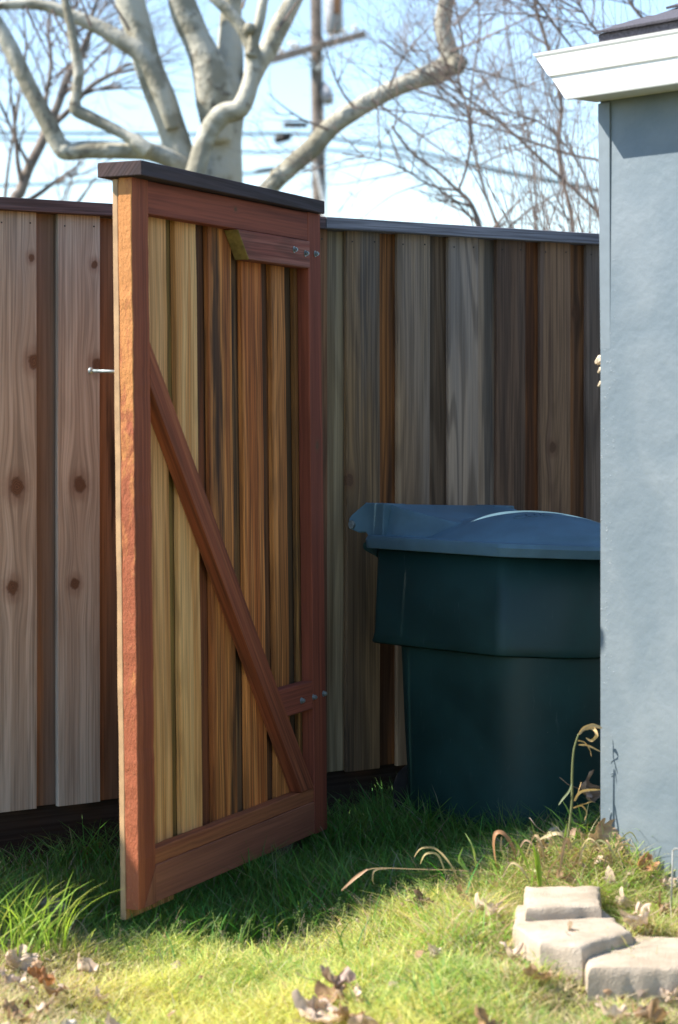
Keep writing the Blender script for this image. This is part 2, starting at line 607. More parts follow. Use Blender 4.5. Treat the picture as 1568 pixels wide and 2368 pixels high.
# front boards: (left px, right px, options)
front = [
    (-13, 85, dict(ca=(.56, .475, .37), cb=(.44, .355, .265), grey=.05, grad=.6, con=.40, ring=.16, knots=[(.126, 1.307, .019), (.070, .941, .023), (.058, .648, .019), (.118, 1.61, .010)])),
    (134, 232, dict(ca=(.58, .495, .39), cb=(.47, .38, .29), grey=.05, grad=.6, con=.36, ring=.18, knots=[(.130, 1.300, .017), (.072, .945, .021), (.056, .652, .015), (.122, 1.60, .011)])),
    (282, 372, dict(ca=(.4, .27, .2), cb=(.3, .2, .14), grey=.3, grad=.6)),
    (430, 515, dict(ca=(.4, .27, .2), cb=(.3, .2, .14), grey=.3, grad=.6)),
    (570, 650, dict(ca=(.4, .27, .2), cb=(.3, .2, .14), grey=.3, grad=.6)),
    (688, 757, dict(ca=(0.279, 0.134, 0.064), cb=(0.166, 0.079, 0.044), grey=.0, grad=.2, con=0.50)),
    (802, 879, dict(ca=(0.335, 0.195, 0.090), cb=(0.181, 0.111, 0.059), grey=.10, grad=.75, con=0.50, ring=.5, stain=.15, knots=[(.012, .94, .015)])),
    (919, 994, dict(ca=(0.475, 0.304, 0.170), cb=(0.335, 0.207, 0.117), grey=.30, grad=.75, con=0.37, ring=.5)),
    (1038, 1107, dict(ca=(0.585, 0.402, 0.266), cb=(0.445, 0.316, 0.222), grey=.40, grad=.5, con=0.22, ring=1.0)),
    (1150, 1216, dict(ca=(0.237, 0.134, 0.080), cb=(0.140, 0.083, 0.054), grey=-.05, grad=.2, con=0.56, ring=.3, stain=.15)),
    (1250, 1320, dict(ca=(0.348, 0.195, 0.106), cb=(0.208, 0.114, 0.069), grey=.0, grad=.25, con=0.50, ring=.3, knots=[(.055, 1.03, .015)])),
    (1357, 1425, dict(ca=(0.305, 0.207, 0.149), cb=(0.181, 0.122, 0.085), grey=.3, grad=.4, con=0.43)),
]
spans = []
for k in range(-20, 0):
    a = -.0255 + .2115 * k
    spans.append((a, a + .142, dict(ca=(0.324, 0.205, 0.144), cb=(0.216, 0.140, 0.093), grey=.4, grad=.5)))
for a, b, kw in front:
    spans.append((ft(a), ft(b), kw))
last = spans[-1][1]
for k in range(6):
    a = last + .07 + .212 * k
    spans.append((a, a + .142, dict(ca=(0.173, 0.120, 0.093), cb=(0.108, 0.080, 0.060), grey=.4)))
recol = {0: dict(ca=(.34, .19, .10), cb=(.22, .16, .12), grey=-.1, grad=.3, con=0.28, ring=.15),
         1: dict(ca=(.32, .175, .10), cb=(.22, .125, .075), grey=-.1, grad=.2, con=0.31, ring=.25, stain=.2),
         5: dict(ca=(0.473, 0.366, 0.219), cb=(0.296, 0.216, 0.121), grey=.2, grad=.4, con=0.31, ring=.4),
         6: dict(ca=(0.415, 0.163, 0.050), cb=(0.196, 0.091, 0.044), grey=-.1, grad=.3, con=0.50, ring=1.0),
         7: dict(ca=(0.237, 0.156, 0.097), cb=(0.148, 0.105, 0.069), grey=.1, grad=.3, con=0.43, ring=.8),
         8: dict(ca=(0.177, 0.144, 0.115), cb=(0.503, 0.366, 0.253), grey=.15, grad=.1, con=0.31, ring=.2),
         9: dict(ca=(0.355, 0.138, 0.051), cb=(0.177, 0.077, 0.040), grey=-.2, grad=.2, con=0.53, ring=.4),
         10: dict(ca=(0.384, 0.170, 0.069), cb=(0.207, 0.105, 0.057), grey=-.05, grad=.2, con=0.50, ring=.9, knots=[(.07, 1.50, .013)])}
for i, (a, b, kw) in enumerate(spans):
    k = i - 20
    z0 = .132 + R.uniform(-.004, .004)
    yy = R.uniform(-.002, .002)
    o = plank('board', b - a, .017, FTOP - z0, fence, (a, yy, z0), warp=R.uniform(-.0015, .0015), **kw)
    if -2 <= k <= 12:
        nail(o, .022, FTOP - z0 - .035); nail(o, b - a - .022, FTOP - z0 - .032)
    if i + 1 < len(spans):
        c = spans[i + 1][0]
        ra, rb = b - .028, c + .028
        kw2 = recol.get(k, dict(ca=(.22, .12, .07), cb=(.13, .08, .05), grey=.15, grad=.3, con=.7))
        o = plank('board', rb - ra, .017, FTOP - z0, fence, (ra, .0300 + R.uniform(0, .002), z0 + R.uniform(-.003, .003)), **kw2)
x0, x1 = spans[0][0], spans[-1][1]
xs_ = ft(742)
# cap boards, top rail and kickboard run along the fence
capz = 1.91
plank('cap_board', .10, .037, xs_ - x0 - .004, fence, (x0, .072, capz), (0, rad(90), 0), ca=(.16, .10, .095), cb=(.10, .075, .075), grey=-.2, con=.7, ring=.2, segs=40).rotation_euler = (rad(90), 0, rad(90))
plank('cap_board', .10, .037, x1 - xs_, fence, (xs_, .072, capz), (0, 0, 0), ca=(.33, .31, .33), cb=(.23, .22, .24), grey=.2, con=.6, ring=.2, segs=30).rotation_euler = (rad(90), 0, rad(90))
for o in list(fence.children):
    if o.name.startswith('cap_board'):
        # local x (width) -> fence -y.. ; local y (thickness) -> up ; local z (length) -> fence x
        m = Matrix(((0, 0, 1), (1, 0, 0), (0, 1, 0)))
        o.rotation_euler = m.to_euler()
        o.location = (o.location.x, -.034, capz - .037)
hor = Matrix(((0, 0, 1), (1, 0, 0), (0, 1, 0))).to_euler()   # length along x, width along y, thickness up
flat = Matrix(((0, 0, 1), (0, 1, 0), (-1, 0, 0))).to_euler()  # length along x, width down, thickness back
for zt in (1.80, .42):
    plank('rail', .089, .038, x1 - x0, fence, (x0, .050, zt), flat, ca=(.2, .13, .08), cb=(.14, .09, .06), grey=.2, segs=30)
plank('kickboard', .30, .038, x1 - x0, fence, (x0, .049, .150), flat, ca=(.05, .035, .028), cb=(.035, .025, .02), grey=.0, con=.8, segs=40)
for k in range(-3, 4):
    px = .75 + k * 2.1
    if px > x1: continue
    plank('post', .089, .089, 1.97, fence, (px, .090, -.1), ca=(.2, .13, .08), cb=(.13, .09, .06), grey=.3)


# ------------------------------------------------------------------ gate
G0 = Vector((-.502, 5.45, .040))
GA = math.atan2(.915, .404)
LEAN = -rad(.73)
gate = empty('garden_gate', G0)
gate.rotation_euler = (Matrix.Rotation(GA, 3, 'Z') @ Matrix.Rotation(LEAN, 3, 'X')).to_euler()
tag(gate, 'red stained wooden gate standing open with diagonal brace and cedar boards', 'gate')
GMi = (Matrix.Translation(G0) @ (Matrix.Rotation(GA, 4, 'Z') @ Matrix.Rotation(LEAN, 4, 'X'))).inverted()


def gl(px, py, yb=0.0):
    """width and height position on the gate, at depth yb behind its front face"""
    o = GMi @ Vector((0, 0, EYE))
    d = (GMi @ P(px, py, 1.0)) - o
    t = (yb - o.y) / d.y
    q = o + d * t
    return q.x, q.z


GH, GW = 1.843, 1.156
red = dict(ca=(.32, .085, .045), cb=(.23, .060, .034), grey=-.6, con=.30, ring=.12)
red2 = dict(ca=(.36, .10, .045), cb=(.27, .072, .036), grey=-.6, con=.35, ring=.15)
plank('stile', .089, .038, GH, gate, (0, 0, 0), mat=M['wood'], side_mat=M['peel'], rough=.0012, segs=60, ch=.002, **red2)
plank('stile', .089, .038, GH, gate, (GW - .089, 0, 0), segs=20, knots=[(.05, 1.15, .01)], **red)
# top rail between the stiles, lower rail and the strip on it
uh = GW - .178
railT = plank('top_rail', .084, .038, uh - .002, gate, (.090, .001, GH - .001), flat, knots=[(.03, .5, .006)], **red)
plank('bottom_rail', .095, .038, uh - .002, gate, (.090, .0012, .0955), flat, ca=(.34, .125, .07), cb=(.29, .105, .06), grey=-.6, con=.22, ring=.08)
plank('bottom_strip', .040, .034, uh - .002, gate, (.090, .0035, .1365), flat, ca=(.38, .13, .055), cb=(.30, .095, .045), grey=-.5, con=.3, ring=.12, rough=.001, segs=24)
# mitre wedge where the stile foot meets the lower rail
m = MB()
m.add([(.026, -.001, .0005), (.0885, -.001, .0005), (.0885, -.001, .094), (.026, .0, .0005), (.0885, .0, .0005), (.0885, .0, .094)],
      [(0, 1, 2), (0, 3, 4, 1), (1, 4, 5, 2), (2, 5, 3, 0)])
mt_ = m.build('mitred_end', M['wood'], gate)
attr_vec(mt_.data, 'ca', (.36, .13, .07)); attr_vec(mt_.data, 'cb', (.27, .095, .052)); attr_vec(mt_.data, 'pr', (-.35, 0, 4.0)); attr_vec(mt_.data, 'p2', (.4, 0, .2))
for nk in ('k1', 'k2', 'k3', 'k4'): attr_vec(mt_.data, nk, (-9, -9, .01))
# diagonal brace
a0 = gl(338, 765); a1 = gl(338, 868); b0 = gl(715, 1793); b1 = gl(700, 1880)
mb = MB()
zt0 = a0[1]; zt1 = a1[1]
u0, u1 = .0905, GW - .0905
s_top = (b0[1] - a0[1]) / (b0[0] - a0[0])
zt = lambda u: a0[1] + s_top * (u - a0[0])
wv = (a0[1] - a1[1]) * 1.0
pr = [(u0, zt(u0)), (u1, zt(u1)), (u1, .138), (u1 - .012, .138)]
# lower edge parallel to the upper one, cut off by the strip
ul = (0.138 - (zt(0) - wv)) / s_top
prof = [(u0, zt(u0) - wv), (ul, .138), (u1, .138), (u1, max(zt(u1), .14)), (u0, zt(u0))]
if zt(u1) - wv > .138:
    prof = [(u0, zt(u0) - wv), (u1, zt(u1) - wv), (u1, zt(u1)), (u0, zt(u0))]
ang = math.atan2(s_top, 1)
# built in its own frame: z along the brace
ca_, sa_ = math.cos(ang), math.sin(ang)
org = Vector((u0, 0, zt(u0)))
def toloc(u, z):
    d = Vector((u, 0, z)) - org
    along = d.x * ca_ + d.z * sa_
    across = d.x * sa_ - d.z * ca_
    return across, along
lp = [toloc(u, z) for u, z in prof]
n_ = len(lp)
mb.add([(x, .0005, z) for x, z in lp] + [(x, .0385, z) for x, z in lp],
       [tuple(range(n_)), tuple(range(n_, 2 * n_))[::-1]] + [(i, i + n_, (i + 1) % n_ + n_, (i + 1) % n_) for i in range(n_)])
br = mb.build('brace', M['wood'], gate)
bmx = Matrix(((sa_, 0, ca_), (0, 1, 0), (-ca_, 0, sa_)))
br.rotation_euler = bmx.to_euler(); br.location = org
bm = bmesh.new(); bm.from_mesh(br.data); bmesh.ops.recalc_face_normals(bm, faces=bm.faces); bm.to_mesh(br.data); bm.free()
def wattr(o, ca, cb, grey=0, stain=0, con=.5, grad=0, ring=.3, seed=3.0, knots=()):
    me = o.data
    ks = list(knots)[:4] + [(-9, -9, .01)] * (4 - len(list(knots)[:4]))
    attr_vec(me, 'ca', ca); attr_vec(me, 'cb', cb); attr_vec(me, 'pr', (grey, stain, seed)); attr_vec(me, 'p2', (con, grad, ring))
    for n, k in zip(('k1', 'k2', 'k3', 'k4'), ks): attr_vec(me, n, k)
wattr(br, (.42, .125, .055), (.30, .082, .038), -.6, con=.45, ring=.2, seed=11)
bevel(br, .002, 1)


def gate_block(name, pts, y0, y1, seed, **kw):
    mb = MB()
    n = len(pts)
    mb.add([(z, y0, u) for u, z in pts] + [(z, y1, u) for u, z in pts],
           [tuple(range(n)), tuple(range(n, 2 * n))[::-1]] + [(i, i + n, (i + 1) % n + n, (i + 1) % n) for i in range(n)])
    o = mb.build(name, M['wood'], gate)
    # local x = up, local z = along the gate
    o.rotation_euler = Matrix(((0, 0, 1), (0, 1, 0), (1, 0, 0))).to_euler()
    # this matrix mirrors; flip the y axis instead
    o.rotation_euler = (0, 0, 0)
    me = o.data
    bm = bmesh.new(); bm.from_mesh(me); bmesh.ops.recalc_face_normals(bm, faces=bm.faces); bm.to_mesh(me); bm.free()
    wattr(o, seed=seed, **kw)
    # turn: x(up)->z, z(along)->x keeping handedness by y -> -y
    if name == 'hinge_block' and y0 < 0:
        me.materials.append(M['warm_end'])  # slanted end face carries the painted warm reflection
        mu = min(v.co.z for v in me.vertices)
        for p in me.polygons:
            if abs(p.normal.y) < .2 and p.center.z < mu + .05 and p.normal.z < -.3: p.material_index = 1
    for v in me.vertices:
        v.co.y = -v.co.y
    m = Matrix(((0, 0, 1), (0, -1, 0), (1, 0, 0)))
    o.rotation_euler = m.to_euler()
    bm = bmesh.new(); bm.from_mesh(me); bmesh.ops.recalc_face_normals(bm, faces=bm.faces); bm.to_mesh(me); bm.free()
    bevel(o, .002, 1)
    return o


zb = GH - .0855
q0 = gl(548, 530, -.004); q1 = gl(574, 598, -.004); q2 = gl(714, 622, -.004)
hb_z0 = (q1[1] + q2[1]) / 2
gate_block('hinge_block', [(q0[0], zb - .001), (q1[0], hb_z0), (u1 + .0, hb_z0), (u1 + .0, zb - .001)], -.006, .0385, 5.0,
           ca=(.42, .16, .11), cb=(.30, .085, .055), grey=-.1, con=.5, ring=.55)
l0 = gl(640, 1592); l1 = gl(722, 1576); l2 = gl(722, 1642); l3 = gl(662, 1657)
lz1 = (l0[1] + l1[1]) / 2 - .004; lz0 = (l2[1] + l3[1]) / 2
gate_block('hinge_block', [((lz1 - a0[1]) / s_top + a0[0] + .001, lz1), ((lz0 - a0[1]) / s_top + a0[0] + .001, lz0), (u1, lz0), (u1, lz1)], .001, .0385, 8.0,
           ca=(.32, .085, .05), cb=(.22, .06, .036), grey=-.6, con=.4, ring=.2)


def bolt(px, py, y0):
    u, z = gl(px, py, y0)
    m = MB()
    m.tube([(u, y0 + .003, z), (u, y0 - .001, z)], [.0095, .0095], 20)
    hexr = [[(u + .0072 * math.cos(k * math.pi / 3), yy, z + .0072 * math.sin(k * math.pi / 3)) for k in range(6)] for yy in (y0 - .0011, y0 - .008)]
    m.loft(hexr)
    m.tube([(u, y0 - .0081, z), (u, y0 - .0115, z)], [.0042, .0040], 10)
    o = m.build('bolt', M['zinc'], gate)
    bm = bmesh.new(); bm.from_mesh(o.data); bmesh.ops.recalc_face_normals(bm, faces=bm.faces); bm.to_mesh(o.data); bm.free()


for px, py, y0 in ((680, 577, -.006), (706, 586, -.006), (729, 587, 0), (697, 1620, 0.001), (725, 1612, 0.001), (748, 1604, 0)):
    bolt(px, py, y0)

# boards of the gate: front boards against the frame, the others a board's thickness further back
tan_ = dict(ca=(.36, .27, .145), cb=(.27, .185, .085))
gb = [  # (px left, px right, y, options) measured on the plane of that board
    (322, 387, .0395, dict(ca=(0.864, 0.450, 0.176), cb=(0.626, 0.288, 0.096), grey=-.85, grad=.35, con=.42, ring=.30, knots=[(.075, 1.53, .007), (.06, 1.33, .005), (.087, .34, .012)])),
    (408, 456, .0395, dict(ca=(0.900, 0.504, 0.200), cb=(0.713, 0.324, 0.104), grey=-.75, grad=.35, con=.36, ring=.30)),
    (483, 536, .0395, dict(ca=(0.713, 0.270, 0.072), cb=(0.454, 0.144, 0.040), grey=-.5, grad=.05, con=.7, ring=.4, stain=.45)),
    (560, 606, .0395, dict(ca=(0.821, 0.297, 0.080), cb=(0.562, 0.162, 0.040), grey=-.25, grad=.3, con=.65, ring=.35, stain=.10)),
    (628, 660, .0395, dict(ca=(0.778, 0.306, 0.088), cb=(0.497, 0.180, 0.048), grey=-.25, grad=.3, con=.65, ring=.4, stain=.15)),
    (682, 722, .0395, dict(ca=(0.389, 0.189, 0.056), cb=(0.259, 0.108, 0.032), grey=-.35, grad=.1, con=.6, ring=.3, stain=.3)),
]
bz0, bz1 = -.028, GH - .003
prev = None
rc = [dict(ca=(.30, .19, .055), cb=(.22, .13, .04), con=.5), dict(ca=(.24, .075, .03), cb=(.13, .055, .025), con=.6),
      dict(ca=(.32, .16, .06), cb=(.18, .10, .05), con=.7, stain=.5), dict(ca=(.24, .10, .04), cb=(.13, .06, .03), con=.6),
      dict(ca=(.13, .075, .035), cb=(.09, .055, .03), con=.6, stain=.3)]
first = True
for i, (pl, pr_, yb, kw) in enumerate(gb):
    ua = gl(pl, 750, yb)[0]; ub = gl(pr_, 750, yb)[0]
    if i == 0: ua = .0015
    if i == len(gb) - 1: ub = GW
    bz_ = bz0 if i == 0 else .004
    plank('board', ub - ua, .016, bz1 - bz_, gate, (ua, yb, bz_), warp=R.uniform(-.001, .001), segs=16, rough=.0009, side_mat=M['raw'] if i == 0 else None, **kw)
    if prev is not None:
        kk = rc[i - 1]
        plank('board', ua - prev + .05, .016, bz1 - .02, gate, (prev - .025, yb + .0175, .010), **kk)
    prev = ub
# cap
mb = MB()
cx = [(-.020, -.042), (1.150, -.018), (1.150, .112), (-.020, .086)]
mb.add([(x, y, GH + .001) for x, y in cx] + [(x, y, GH + .039) for x, y in cx], [(0, 3, 2, 1), (4, 5, 6, 7), (0, 1, 5, 4), (1, 2, 6, 5), (2, 3, 7, 6), (3, 0, 4, 7)])
cp = mb.build('cap_board', M['wood'], gate)
me = cp.data
for v in me.vertices:   # local z along the cap
    v.co = Vector((v.co.y, v.co.z, v.co.x))
cp.rotation_euler = Matrix(((0, 0, 1), (1, 0, 0), (0, 1, 0))).to_euler()
wattr(cp, (.095, .062, .060), (.065, .047, .05), .10, .15, con=.65, ring=.3, seed=21)
bevel(cp, .002, 1)
# latch pin sticking out of the back of the gate
uu, zz = gl(255, 859, .06)
m = MB()
m.tube([(.045, .056, zz), (.045, .145, zz + .004)], [.0042, .0042], 10)
pin = m.build('latch_pin', M['zinc'], gate, smooth=True)
m = MB()
m.tube([(.045, .143, zz + .004), (.045, .146, zz + .004), (.045, .152, zz + .0045), (.045, .155, zz + .0045)], [.003, .0085, .0085, .004], 12)
m.build('pin_head', M['zinc'], pin, smooth=True)
for z in ((hb_z0 + zb) / 2, (lz0 + lz1) / 2):
    m = MB()
    m.box((GW - .42, .0575, z - .02), (GW + .01, .0615, z + .02))
    m.tube([(GW + .012, .062, z - .025), (GW + .012, .062, z + .025)], [.008, .008], 10)
    m.build('strap_hinge', M['dark_metal'], gate)
gp = gate.matrix_basis @ Vector((GW - .07, .11, 0))
fl = Matrix.Translation(Vector((FX, FY, 0))) @ Matrix.Rotation(FA, 4, 'Z')
loc = fl.inverted() @ Vector((G0.x + .404 * (GW - .09) - .915 * .075, G0.y + .915 * (GW - .09) + .404 * .075, -.1))
plank('post', .089, .089, 1.86, fence, loc, (0, 0, GA - FA), ca=(.2, .13, .08), cb=(.13, .09, .06), grey=.3)


# ------------------------------------------------------------------ house
K = Vector((.663, 5.5))
Wd = Vector((.65, -.76)).normalized()
Wn = Vector((-Wd.y * -1, 0))  # placeholder
Wn = Vector((Wd.y, -Wd.x))    # outward normal, towards the camera's left
if Wn.dot(-K) < 0: Wn = -Wn
# house frame: x along the wall towards the camera, y into the house, z up
house = empty('grey_house', (K.x, K.y, 0), (0, 0, math.atan2(Wd.y, Wd.x)))
tag(house, 'slate blue stucco house corner with a white gutter under a dark shingle roof', 'house')
WT = 2.074
m = MB()
m.box((0, 0, -.25), (7.5, 6.0, WT + .11))
m.build('wall', M['stucco'], house)
m = MB()
m.add([(-.001, -.0002, 1.45), (.033, -.0002, 1.45), (.033, .30, 1.45), (-.001, .30, 1.45), (-.004, -.006, WT - .001), (.036, -.006, WT - .001), (.036, .30, WT - .001), (-.004, .30, WT - .001)],
      [(0, 3, 2, 1), (4, 5, 6, 7), (0, 1, 5, 4), (1, 2, 6, 5), (2, 3, 7, 6), (3, 0, 4, 7)])
bevel(m.build('corner_trim', M['stucco_trim'], house), .0015, 2)
# gutter: ogee profile run along the eave
prof_old = [(.0, WT), (-.077, WT - .0005), (-.082, WT + .006), (-.110, WT + .040), (-.132, WT + .056), (-.140, WT + .064), (-.172, WT + .092), (-.190, WT + .104),
        (-.192, WT + .118), (-.184, WT + .118), (-.180, WT + .108), (-.004, WT + .108)]
m = MB()
prof = [(.0, WT + .004), (-.105, WT + .004), (-.109, WT), (-.115, WT), (-.117, WT + .004), (-.121, WT + .060), (-.1265, WT + .063), (-.128, WT + .068), (-.132, WT + .112),
        (-.136, WT + .118), (-.138, WT + .124), (-.124, WT + .126), (-.004, WT + .112)]
m.loft([[(-.010 - max(0, z - WT) * .77, y, z) for y, z in prof], [(7.6, y, z) for y, z in prof]])
gt = m.build('gutter', M['white'], house)
bm = bmesh.new(); bm.from_mesh(gt.data); bmesh.ops.recalc_face_normals(bm, faces=bm.faces); bm.to_mesh(gt.data); bm.free()
# roof slab with courses of shingles
sl = math.atan(4.2 / 12)
rz = WT + .128
m = MB()
RY0, RY1 = -.115, 3.2
def rp(x, y, dz=0): return (x, y, rz + (y - RY0) * math.tan(sl) + dz)
m.add([rp(.10, RY0), rp(7.6, RY0), rp(7.6, RY1), rp(.10, RY1), rp(.10, RY0, .02), rp(7.6, RY0, .02), rp(7.6, RY1, .02), rp(.10, RY1, .02)],
      [(0, 3, 2, 1), (4, 5, 6, 7), (0, 1, 5, 4), (1, 2, 6, 5), (2, 3, 7, 6), (3, 0, 4, 7)])
roof = m.build('roof', M['shingle'], house)
sh = MB()
sh.add([(0, 0, .003), (.318, 0, .003), (.318, .17, .001), (0, .17, .001), (0, 0, .009), (.318, 0, .009), (.318, .17, .005), (0, .17, .005)],
       [(0, 3, 2, 1), (4, 5, 6, 7), (0, 1, 5, 4), (1, 2, 6, 5), (2, 3, 7, 6), (3, 0, 4, 7)])
s0 = None
for row in range(5):
    for c in range(12):
        if s0 is None:
            s0 = sh.build('shingle', M['shingle'], roof); s = s0
        else:
            s = s0.copy(); COL.objects.link(s); s.parent = roof
        y = RY0 - .012 + row * .135
        s.location = (.095 + c * .322 - (row % 2) * .0 + (row % 2) * .16, y, rz + .021 + (y - RY0) * math.tan(sl) + .0)
        s.rotation_euler = (sl, 0, 0)
# flakes of old foam standing off the far side of the corner
m = MB()
for (dz, r) in ((1.43, .012), (1.405, .006), (1.37, .006)):
    m.tube([(.0, .31, dz), (-.012, .315, dz - .004), (-.02 - r, .32, dz - .012)], [r * .7, r, r * .5], 7, lump=.5)
m.build('foam_flakes', simple('old_foam', (.62, .5, .36), .3, 60, .9), house, loc=(0.0, -.3, 0))

# ------------------------------------------------------------------ wheeled bin
O = Vector((.488, 6.730, 0))
binr = empty('wheeled_bin', (O.x, O.y, -.004))
binr.rotation_euler = (Matrix.Rotation(math.atan2(-.73, .68), 3, 'Z') @ Matrix.Rotation(-rad(2.4), 3, 'X')).to_euler()
tag(binr, 'dark green wheeled rubbish bin with domed lid between the open gate and the house', 'bin')


def plan(L, W, B, r, z, Lb=None, k=5, rb=None):
    Lb = L if Lb is None else Lb
    pts = [(-Lb, -W, rb or r), (L, -W, r), (L + B, -W * .42, r * 3), (L + B, W * .42, r * 3), (L, W, r), (-Lb, W, rb or r)]
    out = []
    n = len(pts)
    for i, (x, y, q) in enumerate(pts):
        p = Vector((x, y)); a = Vector(pts[i - 1][:2]); c = Vector(pts[(i + 1) % n][:2])
        qa = min(q, (a - p).length * .48); qc = min(q, (c - p).length * .48)
        p0 = p + (a - p).normalized() * qa; p2 = p + (c - p).normalized() * qc
        for j in range(k + 1):
            t = j / k
            s = p0 * (1 - t) ** 2 + p * 2 * t * (1 - t) + p2 * t * t
            out.append((s.x, s.y, z))
    return out


m = MB()
rings = [plan(.290, .258, .13, .10, .02, .165), plan(.293, .262, .135, .10, .06, .172), plan(.292, .274, .145, .09, .30, .185), plan(.285, .288, .15, .08, .60, .197), plan(.285, .288, .15, .08, .70, .197)]
m.loft(rings)
m.build('body', M['bin'], binr, smooth=False)
b_ = binr.children[0]
b_.data.polygons.foreach_set('use_smooth', [len(p.vertices) == 4 for p in b_.data.polygons])
m = MB()
rings = [plan(.262, .296, .165, .025, .60), plan(.268, .302, .17, .025, .572), plan(.27, .304, .17, .025, .566), plan(.274, .308, .172, .025, .572), plan(.268, .303, .172, .025, .60), plan(.266, .301, .17, .025, .875)]
m.loft(rings, True, True)
o = m.build('collar', M['bin'], binr)
o.data.polygons.foreach_set('use_smooth', [len(p.vertices) == 4 for p in o.data.polygons])
# lid: rim, domed and ramped top as one moulded sheet
m = MB()
rim = [plan(.270, .305, .174, .03, .884), plan(.288, .322, .190, .03, .858), plan(.293, .327, .195, .03, .860), plan(.297, .331, .199, .032, .885), plan(.292, .326, .194, .03, .897), plan(.280, .314, .182, .03, .899)]
def dense(ring, step=.012):
    cnt = []
    n = len(rim[-1])
    for i in range(n):
        a = Vector(rim[-1][i]); b = Vector(rim[-1][(i + 1) % n])
        cnt.append(max(1, int((b - a).length / step)))
    out = []
    for i in range(n):
        a = Vector(ring[i]); b = Vector(ring[(i + 1) % n])
        out += [tuple(a.lerp(b, j / cnt[i])) for j in range(cnt[i])]
    return out
rim = [dense(r) for r in rim]
base = rim[-1]
NR = 60
def lidz(x, y, s):
    z = .899
    dome = 1 - ((x - .12) / .36) ** 2 - (y / .300) ** 2
    dz = .092 * max(0, dome) ** .9
    H = .097 - .085 * max(0, (x + .24)) / .4
    hw = .288 - .36 * max(0, x + .20)
    e = (hw - abs(y)) / .022
    e = min(1, max(0, e)); e = e * e * (3 - 2 * e)
    fr = min(1, max(0, (.30 - x) / .2))
    back = min(1, max(0, (x + .285) / .02))
    ramp = H * e * fr
    edge = min(1, (1 - s) / .06)
    if x < -.15: edge = min(1, (1 - s) / .03)
    return z + max(dz * min(1, (1 - s) / .10), ramp * edge)
rings = list(rim)
for i in range(1, NR):
    s = 1 - i / NR
    s = s ** .9
    ring = []
    for (x, y, z) in base:
        xx = (x - .05) * s + .05; yy = y * s
        ring.append((xx, yy, lidz(xx, yy, s)))
    rings.append(ring)
m.loft(rings, False, True)
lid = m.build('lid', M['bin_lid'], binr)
lid.data.polygons.foreach_set('use_smooth', [True] * len(lid.data.polygons))
lid.data.set_sharp_from_angle(angle=rad(32))
# hinge bracket: side profile extruded across the back of the lid
pf = [(-.392, .915), (-.392, .945), (-.380, .958), (-.318, .998), (-.235, .998), (-.235, .890), (-.300, .893), (-.312, .905), (-.330, .905), (-.345, .903)]
m = MB()
m.loft([[(x, -.300, z) for x, z in pf], [(x, -.200, z) for x, z in pf]])
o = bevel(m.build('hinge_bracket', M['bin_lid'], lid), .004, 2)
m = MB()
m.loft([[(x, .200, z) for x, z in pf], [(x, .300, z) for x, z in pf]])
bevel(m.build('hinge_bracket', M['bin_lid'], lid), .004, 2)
m = MB()
pf2 = [(-.345, .970), (-.318, .993), (-.262, .994), (-.262, .980), (-.315, .978)]
m.loft([[(x, -.1995, z) for x, z in pf2], [(x, .1995, z) for x, z in pf2]])
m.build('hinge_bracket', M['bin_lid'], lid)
for o in lid.children:
    bm = bmesh.new(); bm.from_mesh(o.data); bmesh.ops.recalc_face_normals(bm, faces=bm.faces); bm.to_mesh(o.data); bm.free()
m = MB()
m.tube([(-.372, -.304, .928), (-.372, .304, .928)], [.009, .009], 14)
m.tube([(-.372, -.308, .928), (-.372, -.301, .928)], [.013, .013], 14)
m.build('hinge_rod', M['zinc'], binr, smooth=False)
m = MB()
m.tube([(-.30, -.25, .84), (-.36, -.25, .86), (-.36, .25, .86), (-.30, .25, .84)], [.014] * 4, 10)
m.build('handle', M['bin'], binr)
for s_ in (-1, 1):
    m = MB()
    m.tube([(-.15, s_ * .17, .10), (-.15, s_ * .215, .10)], [.10, .10], 28)
    w_ = m.build('wheel', M['rubber'], binr)
    bevel(w_, .008, 2)
# raised lettering on the dome
cu = bpy.data.curves.new('raised_lettering', 'FONT')
cu.body = 'CUR'
cu.size = .055; cu.extrude = .0015; cu.space_character = 1.15; cu.align_x = 'CENTER'; cu.align_y = 'CENTER'
tmp = bpy.data.objects.new('tmp_text', cu)
COL.objects.link(tmp)
bpy.context.view_layer.update()
tm = bpy.data.meshes.new_from_object(tmp.evaluated_get(bpy.context.evaluated_depsgraph_get()))
bpy.data.objects.remove(tmp)
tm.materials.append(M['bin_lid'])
to = bpy.data.objects.new('raised_lettering', tm)
COL.objects.link(to); to.parent = lid
an = rad(62)
for v in tm.vertices:
    x = v.co.x * math.cos(an) - v.co.y * math.sin(an) + .20
    y = v.co.x * math.sin(an) + v.co.y * math.cos(an) - .10
    zoff = v.co.z
    v.co = (x, y, lidz(x, y, .5) + zoff + .0005)

# ------------------------------------------------------------------ edging blocks
BLOCKS = []


